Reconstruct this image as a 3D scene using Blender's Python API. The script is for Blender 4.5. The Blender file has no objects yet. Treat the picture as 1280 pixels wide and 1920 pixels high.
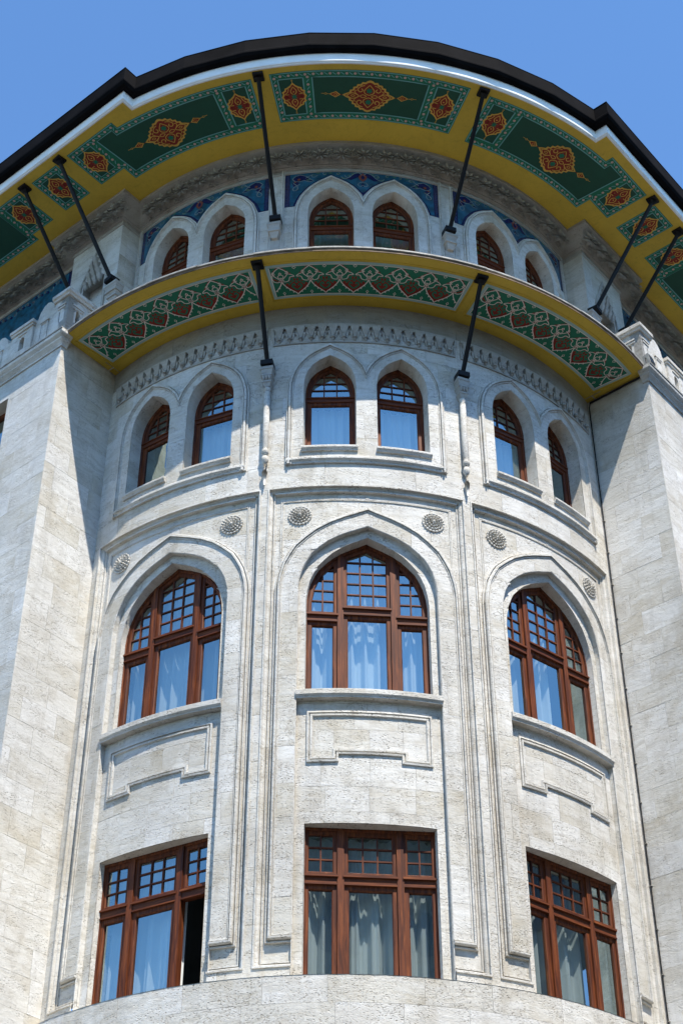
import bpy, math, random
from math import sin, cos, pi, sqrt, radians, hypot
from mathutils import Vector, Matrix
from mathutils.geometry import tessellate_polygon
random.seed(7)
SC = bpy.context.scene
COL = SC.collection
SUN_AZ, SUN_EL = radians(19.5), radians(60.0)

# ---------------------------------------------------------------- camera
cam = bpy.data.cameras.new('camera'); camo = bpy.data.objects.new('camera', cam); COL.objects.link(camo)
th, ps, rh = .6769, .0873, -.0012
fw = Vector((sin(ps)*cos(th), cos(ps)*cos(th), sin(th)))
rt = Vector((cos(ps), -sin(ps), 0)); up = rt.cross(fw)
r2 = rt*cos(rh)+up*sin(rh); u2 = -rt*sin(rh)+up*cos(rh)
mw = Matrix((r2, u2, -fw)).transposed().to_4x4(); mw.translation = Vector((-2.34, -27.58, 0))
camo.matrix_world = mw
cam.sensor_fit = 'HORIZONTAL'; cam.sensor_width = 36; cam.lens = 3077.8/1280*36
cam.clip_start = .1; cam.clip_end = 4000
SC.camera = camo

# ---------------------------------------------------------------- light
w = bpy.data.worlds.new('World'); SC.world = w; w.use_nodes = True
nt = w.node_tree; bg = nt.nodes['Background']
sky = nt.nodes.new('ShaderNodeTexSky'); sky.sky_type = 'NISHITA'; sky.sun_disc = False
sky.sun_elevation = SUN_EL; sky.sun_rotation = pi - SUN_AZ
sky.air_density = 1.0; sky.dust_density = .0; sky.ozone_density = 3.0; sky.altitude = 0
tnt = nt.nodes.new('ShaderNodeMix'); tnt.data_type = 'RGBA'; tnt.blend_type = 'MULTIPLY'; tnt.inputs[0].default_value = 1
tnt.inputs[7].default_value = (.91, 1.20, 1.40, 1); nt.links.new(sky.outputs[0], tnt.inputs[6])
nt.links.new(tnt.outputs[2], bg.inputs[0]); bg.inputs[1].default_value = .13
sl = bpy.data.lights.new('sun', 'SUN'); sl.energy = 5.0; sl.angle = radians(.5); sl.color = (1, .94, .84)
so = bpy.data.objects.new('sun', sl); COL.objects.link(so)
sd = Vector((sin(SUN_AZ)*cos(SUN_EL), -cos(SUN_AZ)*cos(SUN_EL), sin(SUN_EL)))
so.rotation_euler = sd.to_track_quat('Z', 'Y').to_euler(); so.location = (20, -50, 80)
vs = SC.view_settings; vs.view_transform = 'Standard'; vs.look = 'None'; vs.gamma = 1; vs.use_curve_mapping = False
vs.exposure = 0.66

# ---------------------------------------------------------------- materials
def mat(name):
    m = bpy.data.materials.new(name); m.use_nodes = True
    return m, m.node_tree, m.node_tree.nodes['Principled BSDF']
def N(t, kind, **kw):
    n = t.nodes.new(kind)
    for k, v in kw.items():
        if hasattr(n, k): setattr(n, k, v)
        else: n.inputs[k.replace('_', ' ')].default_value = v
    return n
def L(t, a, b): t.links.new(a, b)
def math_(t, op, a, b=None, c=None, clamp=False):
    n = t.nodes.new('ShaderNodeMath'); n.operation = op; n.use_clamp = clamp
    for i, x in enumerate((a, b, c)):
        if x is None: continue
        if isinstance(x, (int, float)): n.inputs[i].default_value = x
        else: L(t, x, n.inputs[i])
    return n.outputs[0]
def ramp(t, fac, stops):
    n = t.nodes.new('ShaderNodeValToRGB'); e = n.color_ramp.elements
    while len(e) < len(stops): e.new(.5)
    for i, (p, c) in enumerate(stops):
        e[i].position = p; e[i].color = (c[0], c[1], c[2], 1) if not isinstance(c, float) else (c, c, c, 1)
    L(t, fac, n.inputs[0]); return n.outputs[0]
def mix(t, fac, a, b, mode='MIX'):
    n = t.nodes.new('ShaderNodeMix'); n.data_type = 'RGBA'; n.blend_type = mode
    for i, x in ((0, fac), (6, a), (7, b)):
        if isinstance(x, (int, float)): n.inputs[i].default_value = x
        elif isinstance(x, tuple): n.inputs[i].default_value = (*x, 1)
        else: L(t, x, n.inputs[i])
    return n.outputs[2]
def vmul(t, v, s, off=None):
    n = t.nodes.new('ShaderNodeVectorMath'); n.operation = 'MULTIPLY'; L(t, v, n.inputs[0]); n.inputs[1].default_value = s
    o = n.outputs[0]
    if off is not None:
        n2 = t.nodes.new('ShaderNodeVectorMath'); n2.operation = 'ADD'; L(t, o, n2.inputs[0]); L(t, off, n2.inputs[1]); o = n2.outputs[0]
    return o
def noise(t, vec, scale, detail=4, rough=.55, dist=0):
    n = t.nodes.new('ShaderNodeTexNoise'); n.inputs['Scale'].default_value = scale
    n.inputs['Detail'].default_value = detail; n.inputs['Roughness'].default_value = rough
    n.inputs['Distortion'].default_value = dist; L(t, vec, n.inputs['Vector']); return n.outputs['Fac']

def travertine(name, bright=1.0, pit=1.0, streak=1.0, warm=0.0):
    m, t, b = mat(name)
    geo = N(t, 'ShaderNodeNewGeometry'); pos = geo.outputs['Position']
    at = N(t, 'ShaderNodeAttribute', attribute_name='tint'); tint = at.outputs['Fac']
    comb = N(t, 'ShaderNodeCombineXYZ')
    k = math_(t, 'MULTIPLY', tint, 13.7)
    for i in range(3): L(t, k, comb.inputs[i])
    off = comb.outputs[0]
    # bedding: warp z slightly so that the streaks wander
    warp = noise(t, vmul(t, pos, (.9, .9, 1.2), off), 1.0, 2)
    sep = N(t, 'ShaderNodeSeparateXYZ'); L(t, pos, sep.inputs[0])
    zz = math_(t, 'ADD', sep.outputs[2], math_(t, 'MULTIPLY', math_(t, 'SUBTRACT', warp, .5), .42))
    cb = N(t, 'ShaderNodeCombineXYZ'); L(t, sep.outputs[0], cb.inputs[0]); L(t, sep.outputs[1], cb.inputs[1]); L(t, zz, cb.inputs[2])
    bed = noise(t, vmul(t, cb.outputs[0], (1.6, 1.6, 15.), off), 1.0, 5, .62)
    bed2 = noise(t, vmul(t, cb.outputs[0], (6, 6, 55.), off), 1.0, 4, .6)
    cloud = noise(t, vmul(t, pos, (1, 1, 1.3), off), 1.7, 4, .6)
    big = noise(t, pos, .33, 3, .6)
    c = ramp(t, bed, [(.26, (.44*bright, .405*bright, .335*bright)), (.44, (.565*bright, .535*bright, .47*bright)), (.62, (.615*bright, .59*bright, .535*bright)), (.8, (.64*bright, .622*bright, .575*bright))])
    c = mix(t, math_(t, 'MULTIPLY', ramp(t, cloud, [(.50, 0.), (.64, 1.)]), .55), c, (.44*bright, .385*bright, .29*bright))
    c = mix(t, math_(t, 'MULTIPLY', ramp(t, big, [(.38, 1.), (.6, 0.)]), .30), c, (.36, .35, .335))
    med = noise(t, vmul(t, pos, (1, 1, .45)), 1.15, 5, .7)
    c = mix(t, math_(t, 'MULTIPLY', ramp(t, med, [(.53, 0.), (.64, 1.)]), .42), c, (.38, .335, .26))
    blot = noise(t, vmul(t, pos, (1, 1, .8)), 3.1, 6, .75, .6)
    c = mix(t, math_(t, 'MULTIPLY', ramp(t, blot, [(.56, 0.), (.66, 1.)]), .34), c, (.35, .32, .27))
    # per stone colour
    tb = math_(t, 'ADD', 1.0, math_(t, 'MULTIPLY', tint, .085))
    hs = N(t, 'ShaderNodeHueSaturation'); L(t, c, hs.inputs['Color']); L(t, tb, hs.inputs['Value'])
    L(t, math_(t, 'SUBTRACT', .86, math_(t, 'MULTIPLY', tint, .30)), hs.inputs['Saturation'])
    c = hs.outputs[0]
    # pits: small dark voids lying along the bedding, in patches
    v = N(t, 'ShaderNodeTexVoronoi'); v.feature = 'F1'; v.inputs['Scale'].default_value = 1; v.inputs['Randomness'].default_value = 1
    L(t, vmul(t, cb.outputs[0], (17, 17, 46), off), v.inputs['Vector'])
    patch = noise(t, vmul(t, cb.outputs[0], (1.1, 1.1, 2.6), off), 1.7, 3, .6)
    pm = math_(t, 'MULTIPLY', ramp(t, v.outputs['Distance'], [(.14, 1.), (.30, 0.)]), ramp(t, patch, [(.36, 0.), (.60, 1.)]))
    fine = noise(t, vmul(t, pos, (1, 1, 1.9), off), 30, 4, .65)
    fm = math_(t, 'MULTIPLY', ramp(t, fine, [(.54, 0.), (.66, 1.)]), ramp(t, patch, [(.3, .15), (.7, 1.)]))
    seam = ramp(t, bed2, [(.27, 1.), (.37, 0.)])
    sm = math_(t, 'MULTIPLY', seam, ramp(t, patch, [(.34, .12), (.62, 1.)]))
    hole = math_(t, 'MAXIMUM', math_(t, 'MULTIPLY', pm, pit), math_(t, 'MULTIPLY', sm, .42*streak))
    hole = math_(t, 'MAXIMUM', hole, math_(t, 'MULTIPLY', fm, .5*pit), clamp=True)
    c = mix(t, math_(t, 'MULTIPLY', hole, .68), c, (.16, .13, .09))
    # rain streaks, thin vertical
    vs_ = noise(t, vmul(t, pos, (5, 5, .22)), 1.0, 4, .6)
    c = mix(t, math_(t, 'MULTIPLY', ramp(t, vs_, [(.54, 0.), (.72, 1.)]), .22), c, (.27, .25, .22))
    L(t, c, b.inputs['Base Color']); b.inputs['Roughness'].default_value = .82
    b.inputs['Specular IOR Level'].default_value = .3
    rough_ = noise(t, vmul(t, pos, (1, 1, 1.5), off), 14, 5, .7)
    h = math_(t, 'SUBTRACT', math_(t, 'ADD', math_(t, 'MULTIPLY', bed, .35), math_(t, 'ADD', math_(t, 'MULTIPLY', fine, .35), math_(t, 'MULTIPLY', rough_, .55))), hole)
    bp = N(t, 'ShaderNodeBump'); bp.inputs['Strength'].default_value = 1.0; bp.inputs['Distance'].default_value = .015
    L(t, h, bp.inputs['Height']); L(t, bp.outputs[0], b.inputs['Normal'])
    return m
STONE = travertine('travertine', 1.12)
STONE_W = travertine('travertine_wing', 1.13, .7, 1.7)
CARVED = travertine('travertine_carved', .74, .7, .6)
GRIME_SHADE = travertine('travertine_sooty_shaded', .56, 1.0, 1.0)  # brown dirt plus the shade under the canopy, both put into the colour

def plain(name, col, rough=.6, spec=.4, var=.12, scale=3.0, bump=0.0, metal=0.0):
    m, t, b = mat(name)
    geo = N(t, 'ShaderNodeNewGeometry')
    n1 = noise(t, geo.outputs['Position'], scale, 5, .6)
    c = mix(t, ramp(t, n1, [(.3, 0.), (.7, 1.)]), tuple(x*(1-var) for x in col), tuple(min(1, x*(1+var)) for x in col))
    L(t, c, b.inputs['Base Color']); b.inputs['Roughness'].default_value = rough
    b.inputs['Specular IOR Level'].default_value = spec; b.inputs['Metallic'].default_value = metal
    if bump:
        bp = N(t, 'ShaderNodeBump'); bp.inputs['Strength'].default_value = bump; bp.inputs['Distance'].default_value = .01
        L(t, noise(t, geo.outputs['Position'], scale*9, 4), bp.inputs['Height']); L(t, bp.outputs[0], b.inputs['Normal'])
    return m
def plaster(name, col):
    # painted soffit: faint stains and hairline dirt
    m, t, b = mat(name)
    geo = N(t, 'ShaderNodeNewGeometry')
    n1 = noise(t, geo.outputs['Position'], 1.3, 6, .65); n2 = noise(t, geo.outputs['Position'], 9, 5, .6)
    c = mix(t, ramp(t, n1, [(.35, 0.), (.7, 1.)]), tuple(x*.84 for x in col), col)
    c = mix(t, math_(t, 'MULTIPLY', ramp(t, n2, [(.58, 0.), (.72, 1.)]), .32), c, tuple(x*.5 for x in col))
    n3 = noise(t, geo.outputs['Position'], .7, 8, .75, 1.5)
    c = mix(t, math_(t, 'MULTIPLY', ramp(t, n3, [(.492, 0.), (.5, 1.), (.508, 0.)]), .4), c, tuple(x*.4 for x in col))
    L(t, c, b.inputs['Base Color']); b.inputs['Roughness'].default_value = .7
    bp = N(t, 'ShaderNodeBump'); bp.inputs['Strength'].default_value = .25; bp.inputs['Distance'].default_value = .008
    L(t, n2, bp.inputs['Height']); L(t, bp.outputs[0], b.inputs['Normal'])
    return m
YELLOW = plaster('yellow_paint', (.67, .465, .05))
GREEN = plaster('green_paint', (.008, .185, .10))
GREEND = plaster('deep_green_paint', (.005, .080, .047))
TEAL = plain('teal_paint', (.16, .42, .42), .7, .3, .12)
PALE = plain('pale_teal_paint', (.36, .52, .50), .7, .3, .1)
RED = plain('oxide_red_paint', (.24, .028, .018), .7, .3, .15)
GOLD = plain('ochre_paint', (.66, .40, .075), .65, .4, .15)
CREAM = plain('cream_paint', (.80, .74, .66), .7, .3, .1)
PINK = plain('pink_dots_paint', (.55, .40, .36), .7, .3, .1)
COBALT = plain('cobalt_tile', (.008, .016, .085), .2, .5, .3, 14)
BORDT = plain('tile_border', (.022, .034, .095), .25, .5, .8, 30)
TURQ = plain('turquoise_tile', (.008, .085, .15), .3, .4, .6, 7)
LIGHTT = plain('pale_tile', (.26, .32, .33), .25, .5, .2, 9)
RUST = plain('rust_tile', (.20, .05, .03), .3, .5, .2, 9)
OLIVE = plain('olive_tile', (.05, .14, .09), .3, .5, .2, 9)
BLACK = plain('black_iron', (.005, .005, .006), .55, .25, .3, 5)
GUT = plain('black_gutter', (.006, .0055, .006), .85, .04, .4, 2, .2)
WHITEP = plain('white_fascia_paint', (.82, .82, .80), .8, .15, .07, 2)
LEAD = plain('weathered_lead', (.34, .32, .28), .6, .4, .45, 7, .5)
RUSTL = plain('brown_rusty_edge', (.16, .105, .06), .7, .3, .5, 6, .4)
MORTAR = plain('mortar', (.40, .37, .32), .95, .1, .25, 4)
DARKIN = plain('dim_interior', (.10, .09, .08), .9, .1, .2, 1)
PAVE = plain('paving', (.075, .07, .065), .85, .3, .2, .6)
TILE = plain('dark_roof_tile', (.09, .06, .05), .8, .3, .3, 3)
FACADE = plain('opposite_facade', (.17, .165, .155), .9, .2, .2, .5)
FGLASS = plain('opposite_glass', (.03, .035, .04), .15, .5, .2, .5)

def wood_mat():
    m, t, b = mat('varnished_wood')
    tc = N(t, 'ShaderNodeTexCoord'); at = N(t, 'ShaderNodeAttribute', attribute_name='tint')
    cb = N(t, 'ShaderNodeCombineXYZ')
    for i in range(3): L(t, math_(t, 'MULTIPLY', at.outputs['Fac'], 9.1), cb.inputs[i])
    hz = N(t, 'ShaderNodeAttribute', attribute_name='horiz')
    va = noise(t, vmul(t, tc.outputs['Object'], (26, 26, 1.6), cb.outputs[0]), 1, 5, .65, .4)
    vb = noise(t, vmul(t, tc.outputs['Object'], (1.6, 26, 26), cb.outputs[0]), 1, 5, .65, .4)
    mx = t.nodes.new('ShaderNodeMix'); L(t, hz.outputs['Fac'], mx.inputs[0]); L(t, va, mx.inputs[2]); L(t, vb, mx.inputs[3])
    g = mx.outputs[0]
    c = ramp(t, g, [(.25, (.026, .008, .005)), (.45, (.08, .021, .008)), (.6, (.165, .045, .013)), (.8, (.32, .10, .026))])
    big = noise(t, tc.outputs['Object'], 2.2, 3)
    c = mix(t, math_(t, 'MULTIPLY', ramp(t, big, [(.4, 0.), (.7, 1.)]), .4), c, (.10, .028, .012))
    L(t, c, b.inputs['Base Color']); b.inputs['Roughness'].default_value = .55; b.inputs['Specular IOR Level'].default_value = .18
    b.inputs['Coat Weight'].default_value = .03; b.inputs['Coat Roughness'].default_value = .25
    bp = N(t, 'ShaderNodeBump'); bp.inputs['Strength'].default_value = .3; bp.inputs['Distance'].default_value = .003
    L(t, g, bp.inputs['Height']); L(t, bp.outputs[0], b.inputs['Normal'])
    return m
WOOD = wood_mat()

def glass_mat():
    m, t, b = mat('window_glass')
    t.nodes.remove(b); out = t.nodes['Material Output']
    gl = N(t, 'ShaderNodeBsdfGlossy'); gl.inputs['Roughness'].default_value = .015; gl.inputs['Color'].default_value = (.72, .88, .86, 1)
    tr = N(t, 'ShaderNodeBsdfTransparent'); tr.inputs['Color'].default_value = (.76, .83, .84, 1)
    geo = N(t, 'ShaderNodeNewGeometry')
    bp = N(t, 'ShaderNodeBump'); bp.inputs['Strength'].default_value = .25; bp.inputs['Distance'].default_value = .01
    L(t, noise(t, geo.outputs['Position'], 1.6, 2), bp.inputs['Height']); L(t, bp.outputs[0], gl.inputs['Normal'])
    fr = N(t, 'ShaderNodeLayerWeight'); fr.inputs['Blend'].default_value = .5
    f = math_(t, 'ADD', .40, math_(t, 'MULTIPLY', math_(t, 'POWER', fr.outputs['Facing'], 3.0), .6), clamp=True)
    ms = N(t, 'ShaderNodeMixShader'); L(t, f, ms.inputs[0]); L(t, tr.outputs[0], ms.inputs[1]); L(t, gl.outputs[0], ms.inputs[2])
    L(t, ms.outputs[0], out.inputs[0])
    return m
GLASS = glass_mat()
def curtain_mat():
    m, t, b = mat('white_curtain')
    b.inputs['Base Color'].default_value = (.74, .77, .77, 1); b.inputs['Roughness'].default_value = .9
    b.inputs['Sheen Weight'].default_value = .2
    return m
CURT = curtain_mat()

# ---------------------------------------------------------------- object helpers
def thing(name, label, cat, loc=(0, 0, 0), group=None):
    o = bpy.data.objects.new(name, None); o.empty_display_size = .3; COL.objects.link(o); o.location = loc
    o['label'] = label; o['category'] = cat
    if group: o['group'] = group
    return o
def place(name, me, parent=None, rz=0, loc=None, kind=None, label=None):
    o = bpy.data.objects.new(name, me); COL.objects.link(o); o.rotation_euler = (0, 0, rz)
    if loc: o.location = loc
    if parent: o.parent = parent
    if kind: o['kind'] = kind
    if label: o['label'] = label
    return o
def tag(o, label, cat, group=None):
    o['label'] = label; o['category'] = cat
    if group: o['group'] = group
    return o
R0 = 6.0; BAY = 3.552; ANG = BAY/6
def cylM(R=R0, a0=0): return lambda s, z, d=0: ((R+d)*sin(a0+s/6), -(R+d)*cos(a0+s/6), z)
def nd(side): return (Vector((side*.70710678, -.70710678, 0)), Vector((side*.70710678, .70710678, 0)))
def wingM(side, n0, off=0):
    n, t = nd(side)
    def f(s, z, d=0):
        p = n*(n0+d)+t*(s+off); return (p.x, p.y, z)
    return f
def retM(side, t0, n0):
    # face looking towards the tower axis: s runs inward from the corner
    n, t = nd(side)
    def f(s, z, d=0):
        p = n*(n0-s)+t*(t0-d); return (p.x, p.y, z)
    return f
def flatM(D, x0=0): return lambda x, z, d=0: (x+x0, -(D+d), z)
def soffM(z0): return lambda x, y, d=0: (x, y, z0-d)
def polM(z0, rr=6.7): return lambda s, r, d=0: (r*sin(s/rr), -r*cos(s/rr), z0-d)

class MB:
    def __init__(s): s.v = []; s.f = []; s.m = []; s.t = []; s.h = []
    def add(s, vs, fs, m=0, tint=0., h=0.):
        b = len(s.v); s.v += [tuple(p) for p in vs]; s.t += [tint]*len(vs); s.h += [h]*len(vs)
        for f in fs: s.f.append(tuple(b+i for i in f)); s.m.append(m)
    def box(s, x0, x1, z0, z1, d0, d1, M, step=None, m=0, tint=0., h=None):
        n = max(1, int(math.ceil((x1-x0)/step))) if step else 1
        if h is None: h = 1. if abs(x1-x0) > abs(z1-z0) else 0.
        vs = []
        for i in range(n+1):
            x = x0+(x1-x0)*i/n
            vs += [M(x, z0, d0), M(x, z0, d1), M(x, z1, d1), M(x, z1, d0)]
        fs = [(0, 3, 2, 1), (4*n, 4*n+1, 4*n+2, 4*n+3)]
        for i in range(n):
            a = 4*i; b = a+4
            fs += [(a+k, a+(k+1) % 4, b+(k+1) % 4, b+k) for k in range(4)]
        s.add(vs, fs, m, tint, h)
    def sweep(s, path, prof, M, closed=False, step=None, m=0, tint=0., cap=True, wood=False):
        P = [Vector((p[0], p[1])) for p in path]
        if step:
            Q = []
            n = len(P)
            for i in range(n if closed else n-1):
                a = P[i]; b = P[(i+1) % n]; k = max(1, int(math.ceil((b-a).length/step)))
                Q += [a+(b-a)*j/k for j in range(k)]
            if not closed: Q.append(P[-1])
            P = Q
        n = len(P); R = []
        for i in range(n):
            d1 = d2 = None
            if closed or i > 0: d1 = (P[i]-P[i-1]).normalized()
            if closed or i < n-1: d2 = (P[(i+1) % n]-P[i]).normalized()
            if d1 is None: d1 = d2
            if d2 is None: d2 = d1
            n1 = Vector((-d1.y, d1.x)); n2 = Vector((-d2.y, d2.x)); k = 1+n1.dot(n2)
            R.append((n1+n2)/max(k, .25))
        k = len(prof); vs = []; hh = []
        for i in range(n):
            for (o, d) in prof: vs.append(M(P[i].x+R[i].x*o, P[i].y+R[i].y*o, d))
        fs = []
        for i in range(n if closed else n-1):
            j = (i+1) % n
            fs += [(i*k+a, j*k+a, j*k+a+1, i*k+a+1) for a in range(k-1)]
        if cap and not closed: fs += [tuple(range(k)), tuple((n-1)*k+a for a in range(k))]
        s.add(vs, fs, m, tint)
    def poly(s, pts, M, d, m=0, tint=0.):
        tr = tessellate_polygon([[Vector((p[0], p[1], 0)) for p in pts]])
        s.add([M(p[0], p[1], d) for p in pts], [tuple(t) for t in tr], m, tint)
    def ribbon(s, pts, w, M, d, m=0, taper=False, closed=False, both=False):
        pts = list(pts); n = len(pts)
        if n < 2: return
        vs = []
        for i in range(n):
            a = Vector(pts[(i-1) % n] if closed or i else pts[0]); b = Vector(pts[(i+1) % n] if closed or i < n-1 else pts[-1])
            t = (b-a); t = t.normalized() if t.length > 1e-9 else Vector((1, 0)); q = Vector((-t.y, t.x))
            ww = w/2
            if taper: ww *= max(.12, sin(pi*(i+.4)/(n-.2))) if both else max(.15, 1-i/(n-1))
            p = Vector(pts[i]); vs += [M(*(p+q*ww), d), M(*(p-q*ww), d)]
        fs = [(2*i, 2*i+1, (2*i+3) % (2*n), (2*i+2) % (2*n)) for i in range(n if closed else n-1)]
        s.add(vs, fs, m)
    def disc(s, x, y, r, M, d, m=0, n=9):
        s.add([M(x, y, d)]+[M(x+r*cos(2*pi*i/n), y+r*sin(2*pi*i/n), d) for i in range(n)], [(0, i+1, (i+1) % n+1) for i in range(n)], m)
    def tube(s, pts, r, n=8, m=0, cap=True):
        pts = [Vector(p) for p in pts]; k = len(pts); vs = []
        for i in range(k):
            t = (pts[min(i+1, k-1)]-pts[max(i-1, 0)]).normalized()
            a = t.cross(Vector((0, 0, 1))); a = a.normalized() if a.length > 1e-4 else Vector((1, 0, 0)); b = t.cross(a)
            rr = r[i] if isinstance(r, (list, tuple)) else r
            for j in range(n):
                q = 2*pi*j/n; vs.append(pts[i]+(a*cos(q)+b*sin(q))*rr)
        fs = [(i*n+j, i*n+(j+1) % n, (i+1)*n+(j+1) % n, (i+1)*n+j) for i in range(k-1) for j in range(n)]
        if cap: fs += [tuple(range(n)), tuple((k-1)*n+j for j in range(n))]
        s.add(vs, fs, m)
    def hexa(s, a, b, m=0):   # two quads of 4 points
        s.add(list(a)+list(b), [(0, 1, 2, 3), (7, 6, 5, 4)]+[(i, (i+1) % 4, 4+(i+1) % 4, 4+i) for i in range(4)], m)
    def mesh(s, name, mats, smooth=False):
        me = bpy.data.meshes.new(name); me.from_pydata(s.v, [], s.f)
        if not isinstance(mats, (list, tuple)): mats = [mats]
        for x in mats: me.materials.append(x)
        if len(mats) > 1: me.polygons.foreach_set('material_index', s.m)
        if smooth: me.polygons.foreach_set('use_smooth', [True]*len(s.f))
        if any(s.t):
            a = me.attributes.new('tint', 'FLOAT', 'POINT'); a.data.foreach_set('value', s.t)
        if any(s.h):
            a = me.attributes.new('horiz', 'FLOAT', 'POINT'); a.data.foreach_set('value', s.h)
        me.update(); return me
    def obj(s, name, mats, parent=None, rz=0, smooth=False, kind=None, label=None):
        return place(name, s.mesh(name, mats, smooth), parent, rz, None, kind, label)

# ---------------------------------------------------------------- arches and clipped regions
AN = [(1, 0), (.985, .13), (.94, .30), (.88, .42), (.82, .52), (.70, .635), (.585, .73), (.43, .82), (.275, .89), (.13, .945), (0, 1)]
class Arch:
    def __init__(a, c, h, zb, zs, za): a.c, a.h, a.zb, a.zs, a.za = c, h, zb, zs, za
    def top(a, s):
        x = abs(s-a.c)/a.h
        if x >= 1: return None
        for (x1, y1), (x0, y0) in zip(AN, AN[1:]):
            if x0 <= x <= x1: return a.zs+(a.za-a.zs)*(y0+(y1-y0)*(x-x0)/(x1-x0))
        return a.za
    def hw(a, z):   # half width at height z
        y = (z-a.zs)/(a.za-a.zs)
        if y <= 0: return a.h
        if y >= 1: return 0
        for (x1, y1), (x0, y0) in zip(AN, AN[1:]):
            if y1 <= y <= y0: return a.h*(x1+(x0-x1)*(y-y1)/(y0-y1))
        return 0
    def keys(a): return [a.c+k*x*a.h for x, _ in AN for k in (-1, 1)]
    def pts(a):  # left foot -> apex -> right foot (springing only)
        l = [(a.c-x*a.h, a.zs+y*(a.za-a.zs)) for x, y in AN]
        return l+[(a.c+x*a.h, z) for x, z in [(p, a.zs+q*(a.za-a.zs)) for p, q in AN[:-1]][::-1]]
    def outline(a): return [(a.c-a.h, a.zb)]+a.pts()+[(a.c+a.h, a.zb)]
    def inset(a, w): return Arch(a.c, a.h-w, a.zb+w, a.zs, a.za-w*1.12)
class Rect:
    def __init__(r, x0, x1, zb, zt): r.x0, r.x1, r.zb, r.zt = x0, x1, zb, zt
    def top(r, s): return r.zt if r.x0 < s < r.x1 else None
    def keys(r): return [r.x0, r.x1]
    def outline(r): return [(r.x0, r.zb), (r.x0, r.zt), (r.x1, r.zt), (r.x1, r.zb)]
def sub(iv, a, b):
    o = []
    for x, y in iv:
        if b <= x or a >= y: o.append((x, y)); continue
        if a > x: o.append((x, a))
        if b < y: o.append((b, y))
    return o
class Region:
    """area s0..s1 x z0..z1, kept inside 'within' and outside every hole"""
    def __init__(g, s0, s1, z0, z1, holes=(), within=None): g.s0, g.s1, g.z0, g.z1, g.holes, g.within = s0, s1, z0, z1, holes, within
    def iv(g, s):
        iv = [(g.z0, g.z1)]
        if g.within:
            ts = [(w.zb, w.top(s)) for w in g.within if w.top(s) is not None]
            if not ts: return []
            iv = [(max(g.z0, min(t[0] for t in ts)), min(g.z1, max(t[1] for t in ts)))]
        for h in g.holes:
            t = h.top(s)
            if t is not None: iv = sub(iv, h.zb, t)
        return iv
    def keys(g):
        k = [x for h in list(g.holes)+list(g.within or ()) for x in h.keys()]
        return k
    def build(g, mb, M, d, sa=None, sb=None, za=None, zb=None, step=.3, skirt=.012, tint=0., m=0):
        sa = g.s0 if sa is None else max(sa, g.s0); sb = g.s1 if sb is None else min(sb, g.s1)
        za = g.z0 if za is None else za; zb = g.z1 if zb is None else zb
        if sb-sa < .012: return 0
        ks = sorted(set([round(sa, 5), round(sb, 5)]+[round(k, 5) for k in g.keys() if sa+.004 < k < sb-.004]))
        cs = []
        for a, b in zip(ks, ks[1:]):
            n = max(1, int(math.ceil((b-a)/step))); cs += [a+(b-a)*i/n for i in range(n)]
        cs.append(ks[-1])
        V = {}; F = []
        def vid(s, z):
            k = (round(s, 4), round(z, 4))
            if k not in V: V[k] = len(V)
            return V[k]
        area = 0
        for a, b in zip(cs, cs[1:]):
            e = (b-a)*.02
            la, lb = g.iv(a+e), g.iv(b-e)
            if len(la) != len(lb):
                mdl = g.iv((a+b)/2); la = lb = mdl
            for (x0, x1), (y0, y1) in zip(la, lb):
                x0, x1, y0, y1 = [min(max(q, za), zb) for q in (x0, x1, y0, y1)]
                if x1-x0 < .004 and y1-y0 < .004: continue
                area += (b-a)*(x1-x0+y1-y0)/2
                ids = [vid(a, x0), vid(b, y0), vid(b, y1), vid(a, x1)]
                f = []
                for i in ids:
                    if i not in f: f.append(i)
                if len(f) > 2: F.append(tuple(f))
        if not F or area < .006: return 0
        ed = {}
        for f in F:
            for i in range(len(f)):
                p, q = f[i], f[(i+1) % len(f)]; k = (min(p, q), max(p, q)); ed.setdefault(k, []).append((p, q))
        kv = list(V.keys()); n = len(kv)
        vs = [M(s, z, d) for s, z in kv]; fs = list(F)
        if skirt:
            vs += [M(s, z, d-skirt) for s, z in kv]
            fs += [(p[0][1], p[0][0], p[0][0]+n, p[0][1]+n) for p in ed.values() if len(p) == 1]
        mb.add(vs, fs, m, tint); return area
def ashlar(reg, M, d, parent, rz=0, ch=.45, cw=.85, sx0=None, material=None, name='stone', z_start=None, phase=0, bag=None):
    """real stones laid in courses, joints open and recessed; returns (area, mesh) list"""
    z = reg.z0 if z_start is None else z_start; i = phase; out = []
    while z < reg.z1-.02:
        h = ch*random.uniform(.9, 1.1)
        if reg.z1-(z+h) < ch*.4: h = reg.z1-z
        s = reg.s0-(cw*.5 if i % 2 else 0)-random.uniform(0, .15)*cw
        while s < reg.s1-.01:
            wd = cw*random.uniform(.8, 1.3)
            if reg.s1-(s+wd) < cw*.3: wd = reg.s1-s+.001
            if s+wd > reg.s0+.02:
                mb = MB(); g = .0018
                a = reg.build(mb, M, d+random.uniform(-.0015, .0015), max(s, reg.s0)+g, min(s+wd, reg.s1)-g, z+g, z+h-g, .3, .012, max(-1, min(1, random.gauss(0, .5))) or .01)
                if a: out.append((a, mb))
            s += wd
        z += h; i += 1
    bag += [(a, mb, rz, material or STONE, name, parent) for a, mb in out]
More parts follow.
